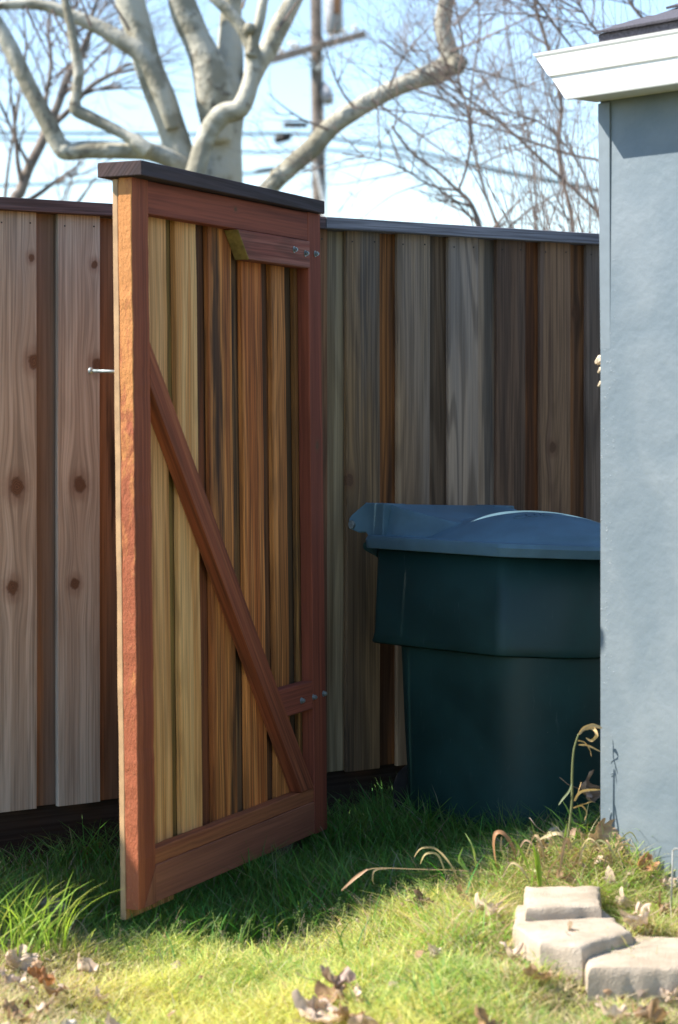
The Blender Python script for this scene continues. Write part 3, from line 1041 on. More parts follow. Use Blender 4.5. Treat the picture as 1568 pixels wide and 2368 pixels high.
def block(name, top, zt_, hgt, label, seed, grow=.006):
    BLOCKS.append(top)
    n = len(top)
    rr = random.Random(seed)
    cx = sum(p[0] for p in top) / n; cy = sum(p[1] for p in top) / n
    # subdivide outline so that the broken edges read
    out = []
    for i in range(n):
        a = Vector(top[i]); b = Vector(top[(i + 1) % n])
        k = max(2, int((b - a).length / .02))
        for j in range(k):
            p = a.lerp(b, j / k)
            jit = rr.uniform(-.0045, .0035)
            d = (p - Vector((cx, cy))).normalized()
            out.append((p + d * jit))
    def ring(z, s, jz=0):
        return [(cx + (p.x - cx) * s, cy + (p.y - cy) * s, z + rr.uniform(-jz, jz)) for p in out]
    m = MB()
    m.loft([ring(zt_ - hgt, 1.03), ring(zt_ - hgt * .5, 1.02, .002), ring(zt_ - .018, 1.005, .003), ring(zt_ - .007, .985, .003), ring(zt_ - .002, .95, .002), ring(zt_, .88, .0015), ring(zt_ + .001, .5, .001)])
    o = m.build(name, M['concrete'])
    bm = bmesh.new(); bm.from_mesh(o.data); bmesh.ops.recalc_face_normals(bm, faces=bm.faces); bm.to_mesh(o.data); bm.free()
    o.data.polygons.foreach_set('use_smooth', [True] * len(o.data.polygons))
    o.data.set_sharp_from_angle(angle=rad(38))
    tag(o, label, 'block', 'concrete edging blocks of the bed')
    return o


def gp_(x, y, z):
    D = (EYE - z) * F / (y - 945)
    return ((x - 784) / F * D, D)


BT = .130
block('edging_block', [gp_(1192, 2090, BT), gp_(1385, 2092, BT), gp_(1462, 2152, BT), gp_(1345, 2186, BT), gp_(1250, 2178, BT), gp_(1188, 2140, BT)][::-1], BT, .13,
      'larger angular concrete block sitting in front of the bed, under the smaller one', 3)
block('edging_block', [gp_(1214, 2048, .160), gp_(1390, 2046, .160), gp_(1388, 2092, .160), gp_(1216, 2100, .160)][::-1], .160, .10,
      'small pale concrete block at the back, nearest the dried stalk', 5)
block('edging_block', [gp_(1350, 2192, .100), gp_(1475, 2160, .100), gp_(1640, 2168, .100), gp_(1650, 2235, .100), gp_(1360, 2240, .100)][::-1], .100, .15,
      'low concrete block at the right, running out of the picture', 9)

# ------------------------------------------------------------------ grass
rng = np.random.default_rng(11)
FEN_N = np.array([-.574, .819])


def fence_dist(x, y):
    return (x - FX) * .574 - (y - FY) * .819      # positive in front of the fence


def blades(n, xr, yr, keep, hfun, wfun, colfun, curl=(.2, .9), name='grass', mat='blade', levels=3):
    x = rng.uniform(*xr, n); y = rng.uniform(*yr, n)
    k = keep(x, y, rng.random(n))
    x = x[k]; y = y[k]; n = len(x)
    h = hfun(x, y, n); w = wfun(x, y, n)
    az = rng.uniform(0, 2 * np.pi, n)
    fa = rng.uniform(0, 2 * np.pi, n)
    c = rng.uniform(*curl, n) * h
    z0 = height(x, y) - .004
    lv = np.linspace(0, 1, levels + 1)
    V = np.zeros((n, 2 * levels + 1, 3))
    for i, t in enumerate(lv):
        ox = np.cos(az) * c * t ** 1.8; oy = np.sin(az) * c * t ** 1.8
        zz = z0 + h * (t - .28 * (c / h) * t ** 2.5)
        ww = w * (1 - t ** 1.6) * .5
        if i < levels:
            V[:, 2 * i, 0] = x + ox - np.cos(fa) * ww; V[:, 2 * i, 1] = y + oy - np.sin(fa) * ww; V[:, 2 * i, 2] = zz
            V[:, 2 * i + 1, 0] = x + ox + np.cos(fa) * ww; V[:, 2 * i + 1, 1] = y + oy + np.sin(fa) * ww; V[:, 2 * i + 1, 2] = zz
        else:
            V[:, 2 * i, 0] = x + ox; V[:, 2 * i, 1] = y + oy; V[:, 2 * i, 2] = zz
    nv = 2 * levels + 1
    base = (np.arange(n) * nv)[:, None]
    loops = []; starts = []; sizes = []
    quads = np.concatenate([base + np.array([[2 * i, 2 * i + 1, 2 * i + 3, 2 * i + 2]]) for i in range(levels - 1)], 0)
    tris = base + np.array([[2 * levels - 2, 2 * levels - 1, 2 * levels]])
    me = bpy.data.meshes.new(name)
    me.vertices.add(n * nv)
    me.vertices.foreach_set('co', V.ravel())
    nl = quads.size + tris.size
    me.loops.add(nl)
    me.loops.foreach_set('vertex_index', np.concatenate([quads.ravel(), tris.ravel()]).astype(np.int32))
    me.polygons.add(len(quads) + len(tris))
    me.polygons.foreach_set('loop_start', np.concatenate([np.arange(len(quads)) * 4, quads.size + np.arange(len(tris)) * 3]).astype(np.int32))
    me.update(calc_edges=True)
    me.validate()
    col = colfun(x, y, n)
    ca = me.attributes.new('bc', 'FLOAT_COLOR', 'POINT')
    full = np.repeat(np.concatenate([col, np.ones((n, 1))], 1)[:, None, :], nv, 1)
    ca.data.foreach_set('color', full.ravel().astype(np.float32))
    me.materials.append(M[mat])
    o = bpy.data.objects.new(name, me)
    COL.objects.link(o)
    return o


def free(x, y):
    ok = fence_dist(x, y) > .035
    hx = (x - K.x) * Wd.x + (y - K.y) * Wd.y
    hy = -((x - K.x) * Wn.x + (y - K.y) * Wn.y)
    ok &= ~((hx > -.01) & (hy > -.01))
    bx = (x - O.x) * .68 - (y - O.y) * .73; by = (x - O.x) * .73 + (y - O.y) * .68
    ok &= ~((bx > -.16) & (bx < .34) & (abs(by) < .24))
    ok &= np.abs(x) < .165 * y + .35
    for poly in BLOCKS:
        inside = np.zeros(len(x), dtype=bool)
        q = len(poly) - 1
        for p in range(len(poly)):
            x0, y0 = poly[p]; x1, y1 = poly[q]
            c = ((y0 > y) != (y1 > y)) & (x < (x1 - x0) * (y - y0) / (y1 - y0 + 1e-12) + x0)
            inside ^= c
            q = p
        ok &= ~inside
    return ok


def patch(x, y, f, s):
    return (np.sin(x * f + s) * np.sin(y * f * 1.13 + s * 2.1) + np.sin((x + y) * f * .63 + s * 3.3)) * .5


def dryness(x, y):
    d = 1.1 * sst(-.42, -.75, x) * sst(5.6, 5.1, y)
    d = d + .7 * sst(.25, .5, x) * sst(5.75, 5.3, y)
    d = d + .35 * sst(.1, .9, patch(x, y, 7, 1.0))
    return np.clip(d, 0, 1) * .9


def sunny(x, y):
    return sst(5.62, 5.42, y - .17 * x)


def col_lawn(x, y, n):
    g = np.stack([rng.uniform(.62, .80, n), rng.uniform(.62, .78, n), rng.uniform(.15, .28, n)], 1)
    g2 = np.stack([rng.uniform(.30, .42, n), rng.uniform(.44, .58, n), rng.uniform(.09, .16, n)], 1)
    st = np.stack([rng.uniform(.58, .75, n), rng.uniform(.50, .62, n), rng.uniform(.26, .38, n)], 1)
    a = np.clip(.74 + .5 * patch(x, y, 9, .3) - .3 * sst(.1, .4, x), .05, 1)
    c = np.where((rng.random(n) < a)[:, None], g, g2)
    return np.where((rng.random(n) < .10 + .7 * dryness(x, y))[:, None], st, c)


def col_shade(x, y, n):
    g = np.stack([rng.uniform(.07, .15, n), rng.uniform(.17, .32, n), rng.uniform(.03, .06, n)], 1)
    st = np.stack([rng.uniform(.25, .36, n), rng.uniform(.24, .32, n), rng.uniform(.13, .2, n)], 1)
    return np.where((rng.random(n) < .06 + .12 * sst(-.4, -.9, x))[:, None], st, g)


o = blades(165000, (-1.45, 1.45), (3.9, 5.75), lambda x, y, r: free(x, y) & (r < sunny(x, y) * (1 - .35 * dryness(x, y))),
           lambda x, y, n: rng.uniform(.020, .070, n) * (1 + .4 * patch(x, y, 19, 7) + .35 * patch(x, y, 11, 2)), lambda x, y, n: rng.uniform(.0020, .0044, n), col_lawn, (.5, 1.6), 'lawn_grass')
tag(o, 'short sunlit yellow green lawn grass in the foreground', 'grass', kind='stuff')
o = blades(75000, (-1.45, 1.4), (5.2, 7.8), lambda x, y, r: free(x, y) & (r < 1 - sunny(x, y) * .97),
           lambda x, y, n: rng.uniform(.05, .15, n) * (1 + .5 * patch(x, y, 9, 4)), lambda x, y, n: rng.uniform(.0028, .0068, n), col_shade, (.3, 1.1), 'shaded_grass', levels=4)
tag(o, 'longer dark green grass in the shade along the fence', 'grass', kind='stuff')


def col_bed(x, y, n):
    g = np.stack([rng.uniform(.26, .45, n), rng.uniform(.42, .60, n), rng.uniform(.06, .12, n)], 1)
    st = np.stack([rng.uniform(.46, .66, n), rng.uniform(.38, .52, n), rng.uniform(.2, .3, n)], 1)
    return np.where((rng.random(n) < .5)[:, None], st, g)


o = blades(26000, (.0, 1.1), (4.7, 5.75), lambda x, y, r: free(x, y) & (r < sst(.05, .35, x) * sst(4.8, 5.2, y) * (.35 + .65 * (patch(x, y, 13, 5) > -.1))),
           lambda x, y, n: rng.uniform(.04, .11, n) * (1 + .5 * patch(x, y, 17, 4)), lambda x, y, n: rng.uniform(.0018, .0042, n), col_bed, (.5, 2.2), 'bed_grass', levels=4)
tag(o, 'ragged green and straw grass round the blocks and the foot of the house wall', 'grass', kind='stuff')


def col_straw(x, y, n):
    b = rng.uniform(.75, 1.1, n)[:, None]
    return np.array([[.55, .45, .30]]) * b


o = blades(34000, (-1.3, 1.3), (4.2, 5.8), lambda x, y, r: free(x, y) & (r < dryness(x, y) * .95),
           lambda x, y, n: rng.uniform(.015, .065, n), lambda x, y, n: rng.uniform(.0016, .0035, n), col_straw, (1.0, 3.2), 'dead_grass', 'dry')
tag(o, 'dead straw coloured grass stems lying in the lawn', 'dry grass', kind='stuff')

# coarse bright blades: the tuft at the left edge and the ones by the blocks
def tuft(name, cx, cy, r, n, hr, wr, cols, label, curl=(.15, .6), cat='grass tuft'):
    mb = MB(); C = []
    rr = random.Random(cx * 100 + n)
    for i in range(n):
        a = rr.uniform(0, 6.283); q = r * math.sqrt(rr.random())
        x = cx + q * math.cos(a); y = cy + q * math.sin(a)
        z = float(height(x, y)) - .005
        h = rr.uniform(*hr); w = rr.uniform(*wr)
        la = rr.uniform(0, 6.283); c = rr.uniform(*curl) * h
        fa = rr.uniform(0, 6.283)
        L = 6
        pts = []
        for j in range(L + 1):
            t = j / L
            pts.append(Vector((x + math.cos(la) * c * t * t, y + math.sin(la) * c * t * t, z + h * (t - .3 * (c / h) * t ** 3))))
        b = len(mb.v)
        for j, p in enumerate(pts):
            t = j / L
            ww = w * .5 * (min(1, .5 + t * 2)) * (1 - t ** 3)
            d = Vector((math.cos(fa), math.sin(fa), 0)) * ww
            up = Vector((0, 0, ww * .25))
            mb.v += [tuple(p - d + up), tuple(p), tuple(p + d + up)]
        for j in range(L):
            q0 = b + 3 * j
            mb.f += [[q0, q0 + 1, q0 + 4, q0 + 3], [q0 + 1, q0 + 2, q0 + 5, q0 + 4]]; mb.mi += [0, 0]
        col = rr.choice(cols); k = rr.uniform(.8, 1.2)
        C += [(col[0] * k, col[1] * k, col[2] * k, 1)] * (3 * (L + 1))
    o = mb.build(name, M['blade'], smooth=True)
    at = o.data.attributes.new('bc', 'FLOAT_COLOR', 'POINT')
    at.data.foreach_set('color', np.array(C, dtype=np.float32).ravel())
    return tag(o, label, cat)


G1 = [(.34, .52, .07), (.42, .58, .08), (.24, .42, .05), (.48, .54, .12)]
G2 = [(.26, .46, .07), (.34, .50, .10), (.52, .46, .22), (.18, .34, .06)]
def at(px, py, z=.03): return gp_(px, py, z)
q = at(42, 2195, 0); tuft('grass_tuft', q[0], q[1], .12, 130, (.12, .24), (.0035, .0065), G1, 'tall bright green grass tuft at the left edge of the lawn', (.3, 1.0))
q = at(150, 2160); tuft('grass_tuft', q[0], q[1], .08, 26, (.05, .10), (.004, .007), G1, 'short grass tuft beside the curled grey leaf at the left')
q = at(1335, 1990, .12); tuft('grass_tuft', q[0], q[1], .05, 26, (.07, .15), (.004, .008), G2, 'green and straw grass tuft around the foot of the dried stalk')
q = at(1245, 2030, .09); tuft('grass_tuft', q[0], q[1], .05, 14, (.05, .13), (.005, .010), G1, 'broad yellow green grass blades just left of the small block')
q = at(1060, 2080, .04); tuft('grass_tuft', q[0], q[1], .14, 60, (.05, .13), (.003, .007), G2, 'mixed grass tuft on the slope left of the concrete blocks', (.4, 1.5))
q = at(1150, 2060, .05); tuft('grass_tuft', q[0], q[1], .10, 40, (.05, .12), (.003, .007), G2, 'grass tuft behind the left corner of the larger block', (.4, 1.5))
q = at(1440, 2010, .13); tuft('grass_tuft', q[0], q[1], .10, 60, (.06, .13), (.003, .007), G2, 'grass tuft at the foot of the house wall, left part', (.4, 1.4))
q = at(1530, 2010, .13); tuft('grass_tuft', q[0], q[1], .10, 60, (.06, .15), (.003, .008), G2, 'grass tuft at the foot of the house wall, at the right edge', (.4, 1.4))
q = at(640, 2150, .02); tuft('grass_tuft', q[0], q[1], .10, 34, (.05, .09), (.003, .005), G1, 'grass tuft on the shadow line between gate and blocks', (.3, 1.0))
q = at(980, 2330, .03); tuft('grass_tuft', q[0], q[1], .12, 46, (.05, .10), (.003, .006), [(.13, .30, .06), (.18, .34, .08)], 'fresher green grass tuft in the foreground right of the leaf pile', (.5, 1.5))

q = gp_(1280, 2262, .05); tuft('grass_tuft', q[0], q[1], .07, 46, (.04, .09), (.002, .004), G2, 'grass and straw growing against the front of the larger block', (.4, 1.4))
q = gp_(1440, 2262, .05); tuft('grass_tuft', q[0], q[1], .09, 60, (.04, .10), (.002, .004), G2, 'grass and straw growing against the front of the low block', (.4, 1.4))
q = gp_(1190, 2200, .05); tuft('grass_tuft', q[0], q[1], .06, 50, (.05, .10), (.002, .004), G2, 'grass overhanging the left end of the larger block', (.4, 1.4))
q = gp_(1420, 2060, .15); tuft('grass_tuft', q[0], q[1], .05, 46, (.05, .12), (.002, .005), G1, 'fresh green grass to the right of the small block', (.4, 1.2))

# seed heads of the lawn along the edge of the shadow
def seed_heads():
    mb = MB(); C = []
    rr = random.Random(5)
    for i in range(170):
        x = rr.uniform(-.55, .55); y = 5.40 + .17 * x + rr.gauss(0, .10)
        if y > 5.62: continue
        z = float(height(x, y)); h = rr.uniform(.05, .095)
        lx, ly = rr.uniform(-.02, .02), rr.uniform(-.02, .02)
        p0 = Vector((x, y, z)); p1 = Vector((x + lx, y + ly, z + h))
        b0 = len(mb.v)
        mb.tube([p0, (p0 + p1) / 2 + Vector((lx * -.2, 0, 0)), p1], [.0006, .0005, .0004], 3)
        for k in range(9):
            q = p0.lerp(p1, .68 + .32 * rr.random()) + Vector((rr.uniform(-.008, .008), rr.uniform(-.008, .008), 0))
            s = .0016
            mb.add([q + Vector((s, 0, 0)), q + Vector((-s, s, 0)), q + Vector((-s, -s, 0)), q + Vector((0, 0, s * 2))], [(0, 1, 3), (1, 2, 3), (2, 0, 3)])
        c = (.46, .56, .16, 1) if rr.random() < .7 else (.38, .30, .22, 1)
        C += [c] * (len(mb.v) - b0)
    o = mb.build('seed_heads', M['dry'])
    at_ = o.data.attributes.new('bc', 'FLOAT_COLOR', 'POINT')
    at_.data.foreach_set('color', np.array(C, dtype=np.float32).ravel())
    tag(o, 'fine pale grass seed heads along the edge of the shadow', 'seed heads', kind='stuff')


seed_heads()


# ------------------------------------------------------------------ fallen leaves
def leaf_mesh(seed, size, curl, col, lobed=True):
    rr = random.Random(seed)
    n = 40
    rings = 7
    ph = rr.uniform(0, 6)
    V = [(0, 0, 0)]
    for j in range(1, rings + 1):
        for i in range(n):
            a = 2 * math.pi * i / n
            r = 1.0
            if lobed:
                r = .66 + .22 * abs(math.cos(2.5 * (a + .3))) + .05 * math.cos(9 * a + ph) + .05 * math.cos(4 * a + ph * 2)
            else:
                r = .45 / math.sqrt((math.cos(a) * .45) ** 2 + math.sin(a) ** 2)
            r *= size * .5 * j / rings
            V.append((r * math.cos(a), r * math.sin(a), 0))
    fs = [(0, 1 + i, 1 + (i + 1) % n) for i in range(n)]
    for j in range(rings - 1):
        for i in range(n):
            a = 1 + j * n + i; b = 1 + j * n + (i + 1) % n
            fs.append((a, a + n, b + n, b))
    out = []
    # roll the blade round a bent axis, then crumple it
    k = 2.1 * curl / size
    for (x, y, z) in V:
        u, v = x / size, y / size
        nz = Vector((u * 4 + ph, v * 4, seed * 1.7))
        cr = .20 * mnoise.noise(nz) + .10 * mnoise.noise(nz * 2.3)
        th = y * k * (.8 + .5 * math.sin(ph + u * 4))
        rad_ = 1 / k
        yy = math.sin(th) * rad_; zz = (1 - math.cos(th)) * rad_
        zz += curl * size * (u * u) * 1.1
        xx = x * (1 - .35 * curl * abs(u))
        q = Vector((xx, yy, zz)) + Vector((mnoise.noise(nz + Vector((9, 0, 0))), mnoise.noise(nz + Vector((0, 9, 0))), 0)) * size * .10
        q.z += cr * size
        out.append(q)
    m = MB()
    m.add(out, fs)
    m.tube([out[0] + Vector((-.30 * size, 0, size * .05)), out[0] + Vector((-.60 * size, .02 * size, size * .06)), out[0] + Vector((-.85 * size, .08 * size, size * .12))], [.0013, .001, .0008], 4)
    return m


def leaf(px, py, z, size, curl, col, rot, label, seed, lobed=True, lift=0.0):
    x, y = gp_(px, py, z)
    size = size * 1.38
    m = leaf_mesh(seed, size, curl, col, lobed)
    o = m.build('fallen_leaf', M['dry'], smooth=True)
    zz = float(height(x, y)) + lift + .035
    o.location = (x, y, zz)
    o.rotation_euler = rot
    k = np.array([[random.Random(seed * 3 + i // 9).uniform(.82, 1.12)] for i in range(len(o.data.vertices))])
    c = np.concatenate([np.array([col]) * k, np.ones((len(k), 1))], 1)
    a = o.data.attributes.new('bc', 'FLOAT_COLOR', 'POINT')
    a.data.foreach_set('color', c.astype(np.float32).ravel())
    tag(o, label, 'leaf', 'dry sycamore leaves fallen in the grass')
    return o


pale = (.68, .52, .40); mid = (.38, .24, .14); org_ = (.44, .20, .09); grey = (.34, .26, .20); drk = (.20, .12, .08)
L_ = [
    (35, 2168, .06, .090, 1.0, pale, (.7, .3, 1.0), 'pale curled leaf at the left edge below the tall grass tuft'),
    (190, 2178, .05, .060, 1.2, pale, (.6, -.4, 2.2), 'small pale leaf halfway between the left edge and the gate foot'),
    (112, 2078, .06, .100, .9, grey, (.9, .2, .4), 'grey brown leaf curled up behind the left tuft'),
    (150, 2090, .05, .075, 1.2, grey, (.4, .6, 1.4), 'flat topped grey leaf leaning out to the right of the curled grey one'),
    (775, 2250, .07, .085, 1.3, (.44, .32, .27), (.5, .2, .6), 'curled leaf with dark rim standing at the top of the central leaf pile'),
    (740, 2312, .05, .110, 1.0, pale, (.3, .1, 1.2), 'widest pale leaf in the middle of the central leaf pile'),
    (704, 2290, .05, .055, 1.2, pale, (.8, .1, 2.6), 'small pale leaf on the left side of the central pile'),
    (772, 2275, .05, .070, .8, mid, (.3, -.5, .1), 'tan leaf right under the curled leaf of the central pile'),
    (826, 2290, .05, .050, 1.2, pale, (.5, .9, .7), 'small pale leaf on the right side of the central pile'),
    (850, 2345, .05, .080, .6, (.60, .42, .30), (1.1, .1, .1), 'long tan leaf at the bottom edge, right of the central pile', ),
    (700, 2350, .05, .095, 1.0, pale, (.2, .4, 2.0), 'pale leaf at the bottom edge, left foot of the central pile'),
    (780, 2360, .05, .070, 1.1, mid, (.5, .0, .6), 'brown leaf at the bottom edge, under the central pile'),
    (88, 2215, .05, .070, 1.2, org_, (.4, .7, 1.6), 'orange brown leaf in the dry grass at the left'),
    (125, 2235, .05, .055, 1.1, mid, (.6, .1, 2.9), 'small brown leaf just right of the orange brown leaf'),
    (165, 2300, .05, .050, .9, (.70, .62, .54), (1.0, .3, .4), 'whitish folded leaf in the lower left lawn'),
    (412, 2362, .05, .060, 1.0, pale, (.4, .2, 1.4), 'pale pinkish leaf alone at the bottom edge left of the centre'),
    (205, 1925, .04, .075, .9, (.30, .12, .05), (1.3, .2, .6), 'rust coloured leaf standing in the shade by the fence'),
    (1372, 1925, .20, .110, 1.2, (.50, .35, .26), (1.2, .3, .6), 'large tan leaf caught upright behind the dried stalk'),
    (1350, 1975, .14, .085, 1.1, mid, (.6, .3, 1.8), 'brown leaf lying at the foot of the dried stalk'),
    (1280, 2018, .12, .080, 1.1, (.46, .36, .30), (.5, .6, .3), 'crumpled leaf between the dried stalk and the small block'),
    (1400, 1950, .15, .090, 1.0, (.50, .33, .23), (.8, -.7, 2.0), 'tan leaf leaning on the house corner'),
    (1535, 2040, .15, .060, 1.4, (.55, .42, .33), (.3, .3, 1.0), 'round curled leaf near the thin stake'),
    (1470, 2140, .10, .080, 1.2, pale, (.4, -.3, .9), 'pale crumpled leaf beside the right corner of the larger block'),
    (1440, 2112, .10, .060, 1.2, pale, (.8, .3, 2.4), 'small pale leaf behind the right corner of the larger block'),
    (1548, 2125, .10, .080, 1.2, mid, (.5, .3, .2), 'brown leaf at the right edge above the low block'),
    (1325, 2240, .04, .070, 1.0, pale, (.9, .2, 1.2), 'pale leaf leaning on the front of the larger block'),
    (1128, 2178, .05, .070, 1.2, pale, (.6, .2, 2.2), 'pale leaf in the dry grass left of the blocks'),
    (1080, 2125, .05, .060, 1.2, mid, (.4, .2, .8), 'brown leaf in the grass a hand left of the blocks'),
    (975, 2128, .04, .055, 1.0, drk, (.7, .2, .2), 'dark brown leaf on the shadow line below the arching stem'),
    (1500, 2350, .04, .080, 1.1, mid, (.3, .5, 1.7), 'brown leaf in the bottom right corner'),
    (1410, 2362, .04, .070, 1.2, pale, (.6, .1, 2.6), 'pale leaf at the bottom edge right of centre'),
    (1120, 2360, .04, .075, 1.2, mid, (.5, .4, .5), 'tan leaf at the bottom edge, straight below the blocks'),
    (60, 2350, .04, .070, 1.2, mid, (.5, .4, 2.5), 'brown leaf in the bottom left corner'),
    (135, 2130, .04, .060, 1.2, drk, (.8, .4, 2.5), 'dark leaf in the hollow under the grey leaves at the left'),
    (560, 2345, .04, .045, 1.2, mid, (.8, .4, 1.5), 'small brown leaf at the bottom edge left of the central pile'),
    (20, 2215, .05, .060, 1.0, pale, (.3, .5, .2), 'pale leaf cut by the left edge, under the pale curled one'),
    (225, 2240, .04, .045, 1.1, pale, (.5, .1, 1.9), 'small pale leaf in the lawn between the dry grass and the bright lawn'),
    (30, 2290, .04, .065, 1.0, mid, (.4, .3, .9), 'brown leaf half sunk in the dry grass at the left edge'),
    (735, 2290, .06, .060, 1.0, (.48, .35, .26), (.6, .7, 3.0), 'tan leaf at the back left of the central pile'),
    (800, 2325, .05, .065, 1.0, mid, (.5, .2, 2.2), 'brown leaf in the front right of the central pile'),
    (1000, 2240, .04, .045, 1.2, (.60, .48, .36), (.7, .2, 1.1), 'whitish small leaf in the lawn left of the stones'),
    (1480, 2100, .16, .070, 1.1, pale, (.5, .5, 2.8), 'pale leaf lying in the bed behind the low block'),
    (1300, 2030, .15, .055, 1.2, mid, (.7, .5, 1.9), 'small brown leaf just behind the small block'),
    (1395, 1985, .17, .085, 1.0, (.46, .30, .19), (.9, .3, .2), 'brown leaf leaning on the grass just right of the dried stalk'),
    (1255, 1990, .16, .060, 1.1, mid, (.7, -.3, 1.2), 'brown crumpled leaf between the broad blades and the dried stalk'),
    (1420, 2020, .17, .060, 1.1, pale, (.6, .4, 2.0), 'pale leaf in the bed, halfway from the stalk to the thin stake'),
    (1325, 1955, .19, .065, 1.1, (.44, .29, .2), (1.1, .1, 2.4), 'tan leaf standing against the foot of the dried stalk'),
    (1490, 1990, .19, .050, 1.1, org_, (.8, .2, .4), 'small rust leaf held up in the grass by the house wall'),
    (1180, 2235, .06, .060, 1.0, pale, (.5, .2, 1.0), 'pale leaf at the lower left foot of the larger block'),
    (1240, 2290, .05, .055, 1.0, mid, (.4, .3, 2.1), 'brown leaf in the grass in front of the larger block'),
    (1540, 2290, .05, .060, 1.0, pale, (.5, .2, 2.1), 'pale leaf in front of the low block at the right edge'),
    (265, 2310, .04, .050, 1.0, pale, (.5, .3, .3), 'pale leaf in the lower left lawn right of the whitish folded leaf'),
    (100, 2270, .04, .060, 1.0, pale, (.5, .6, 2.3), 'pale leaf under the two brown leaves at the left'),
]
for i, a in enumerate(L_):
    lf = leaf(a[0], a[1], a[2], a[3], a[4], a[5], a[6], a[7], i + 2, lobed=(i not in (9, 14)), lift=(.09 if i == 17 else .03 if i in (4, 20) else 0))


# small crumbs of leaf
def litter():
    mb = MB(); C = []
    rr = random.Random(8)
    n = 0
    while n < 520:
        x = rr.uniform(-1.05, 1.1); y = rr.uniform(4.3, 5.6)
        d = float(dryness(np.array([x]), np.array([y]))[0])
        if rr.random() > .06 + d: continue
        if not bool(free(np.array([x]), np.array([y]))[0]): continue
        n += 1
        z = float(height(x, y)) + rr.uniform(.01, .04)
        s = rr.uniform(.005, .016)
        rot = Matrix.Rotation(rr.uniform(0, 6.28), 3, 'Z') @ Matrix.Rotation(rr.uniform(-1, 1), 3, 'X')
        q = [Vector((s * math.cos(k * 1.2566) * rr.uniform(.6, 1.2), s * math.sin(k * 1.2566) * rr.uniform(.6, 1.2), rr.uniform(-.3, .3) * s)) for k in range(5)]
        b0 = len(mb.v)
        mb.add([Vector((x, y, z)) + rot @ p for p in [Vector((0, 0, s * .3))] + q], [(0, 1 + k, 1 + (k + 1) % 5) for k in range(5)])
        c = rr.choice([pale, mid, pale, grey, drk]); k = rr.uniform(.8, 1.1)
        C += [(c[0] * k, c[1] * k, c[2] * k, 1)] * (len(mb.v) - b0)
    o = mb.build('leaf_litter', M['dry'])
    at_ = o.data.attributes.new('bc', 'FLOAT_COLOR', 'POINT')
    at_.data.foreach_set('color', np.array(C, dtype=np.float32).ravel())
    tag(o, 'crumbled bits of dry leaf scattered through the grass', 'leaf litter', kind='stuff')


litter()


# ------------------------------------------------------------------ dried stalk and arching stems
def ribbon(mb, C, pts, w, col, tw=0.0, taper=True):
    pts, _ = catmull(pts, [0] * len(pts), 5)
    b = len(mb.v); L = len(pts) - 1
    for j, p in enumerate(pts):
        t = j / L
        a = Vector(pts[max(j - 1, 0)]); c = Vector(pts[min(j + 1, L)])
        tg = (c - a).normalized()
        side = tg.cross(Vector((0, 1, 0)))
        if side.length < .05: side = Vector((1, 0, 0))
        side.normalize()
        side = (Matrix.Rotation(tw * t + .5, 3, tg) @ side)
        ww = w * .40 * (1 + .35 * mnoise.noise(Vector(p) * 90)) * (math.sin(math.pi * min(1, max(0, .12 + .85 * t))) ** .6 if taper else 1)
        nrm = tg.cross(side)
        mb.v += [tuple(p - side * ww + nrm * ww * .5), tuple(p), tuple(p + side * ww + nrm * ww * .5)]
    for j in range(L):
        q = b + 3 * j
        mb.f += [[q, q + 1, q + 4, q + 3], [q + 1, q + 2, q + 5, q + 4]]; mb.mi += [0, 0]
    C += [tuple(col) + (1,)] * (3 * (L + 1))


def finish(mb, C, name, mat, parent):
    o = mb.build(name, M[mat], parent, smooth=True)
    a = o.data.attributes.new('bc', 'FLOAT_COLOR', 'POINT')
    a.data.foreach_set('color', np.array(C, dtype=np.float32).ravel())
    return o


D0 = 5.46
stalk = empty('dried_stalk', P(1308, 2010, D0))
tag(stalk, 'tall dried flower stalk with curled straw leaves at the house corner', 'weed')
inv = -stalk.location
def q_(x, y, d=0): return P(x, y, D0 + d) + inv
mb = MB()
pts, rs = catmull([q_(1308, 2012), q_(1312, 1950), q_(1322, 1860), q_(1323, 1790), q_(1327, 1735), q_(1338, 1697)], [.0034, .0034, .003, .0028, .0025, .002])
b = len(mb.v); mb.tube(pts, rs, 8); C = [(.24, .26, .12, 1)] * len(mb.v)
finish(mb, C, 'stem', 'blade', stalk)
straw = (.60, .42, .20); olive = (.36, .34, .17)
curls = [
    ([(1338, 1698), (1350, 1684), (1372, 1678), (1392, 1684)], .012, straw), ([(1352, 1686), (1372, 1684), (1380, 1700), (1368, 1712), (1355, 1706)], .010, straw),
    ([(1336, 1712), (1352, 1716), (1364, 1732), (1368, 1750)], .006, straw), ([(1338, 1722), (1360, 1724), (1388, 1738)], .006, straw),
    ([(1322, 1812), (1316, 1830), (1300, 1850), (1292, 1862)], .006, (.30, .34, .20)),
    ([(1328, 1852), (1340, 1832), (1362, 1826), (1390, 1826)], .011, straw), ([(1334, 1840), (1338, 1826), (1344, 1808)], .007, straw),
    ([(1326, 1868), (1345, 1860), (1372, 1852)], .008, straw), ([(1326, 1868), (1345, 1862), (1358, 1878), (1352, 1898)], .009, straw),
    ([(1312, 1940), (1290, 1928), (1262, 1936), (1240, 1946)], .013, (.50, .40, .24)), ([(1308, 1960), (1290, 1948), (1272, 1962), (1262, 1985)], .006, olive),
    ([(1330, 1960), (1350, 1930), (1385, 1915), (1412, 1908)], .010, olive), ([(1320, 1985), (1330, 1940), (1335, 1915), (1352, 1905)], .007, (.20, .36, .06)),
    ([(1312, 1990), (1305, 1950), (1310, 1905)], .009, (.28, .40, .08)), ([(1350, 2000), (1385, 1960), (1395, 1930), (1390, 1900)], .007, (.42, .38, .20)),
]
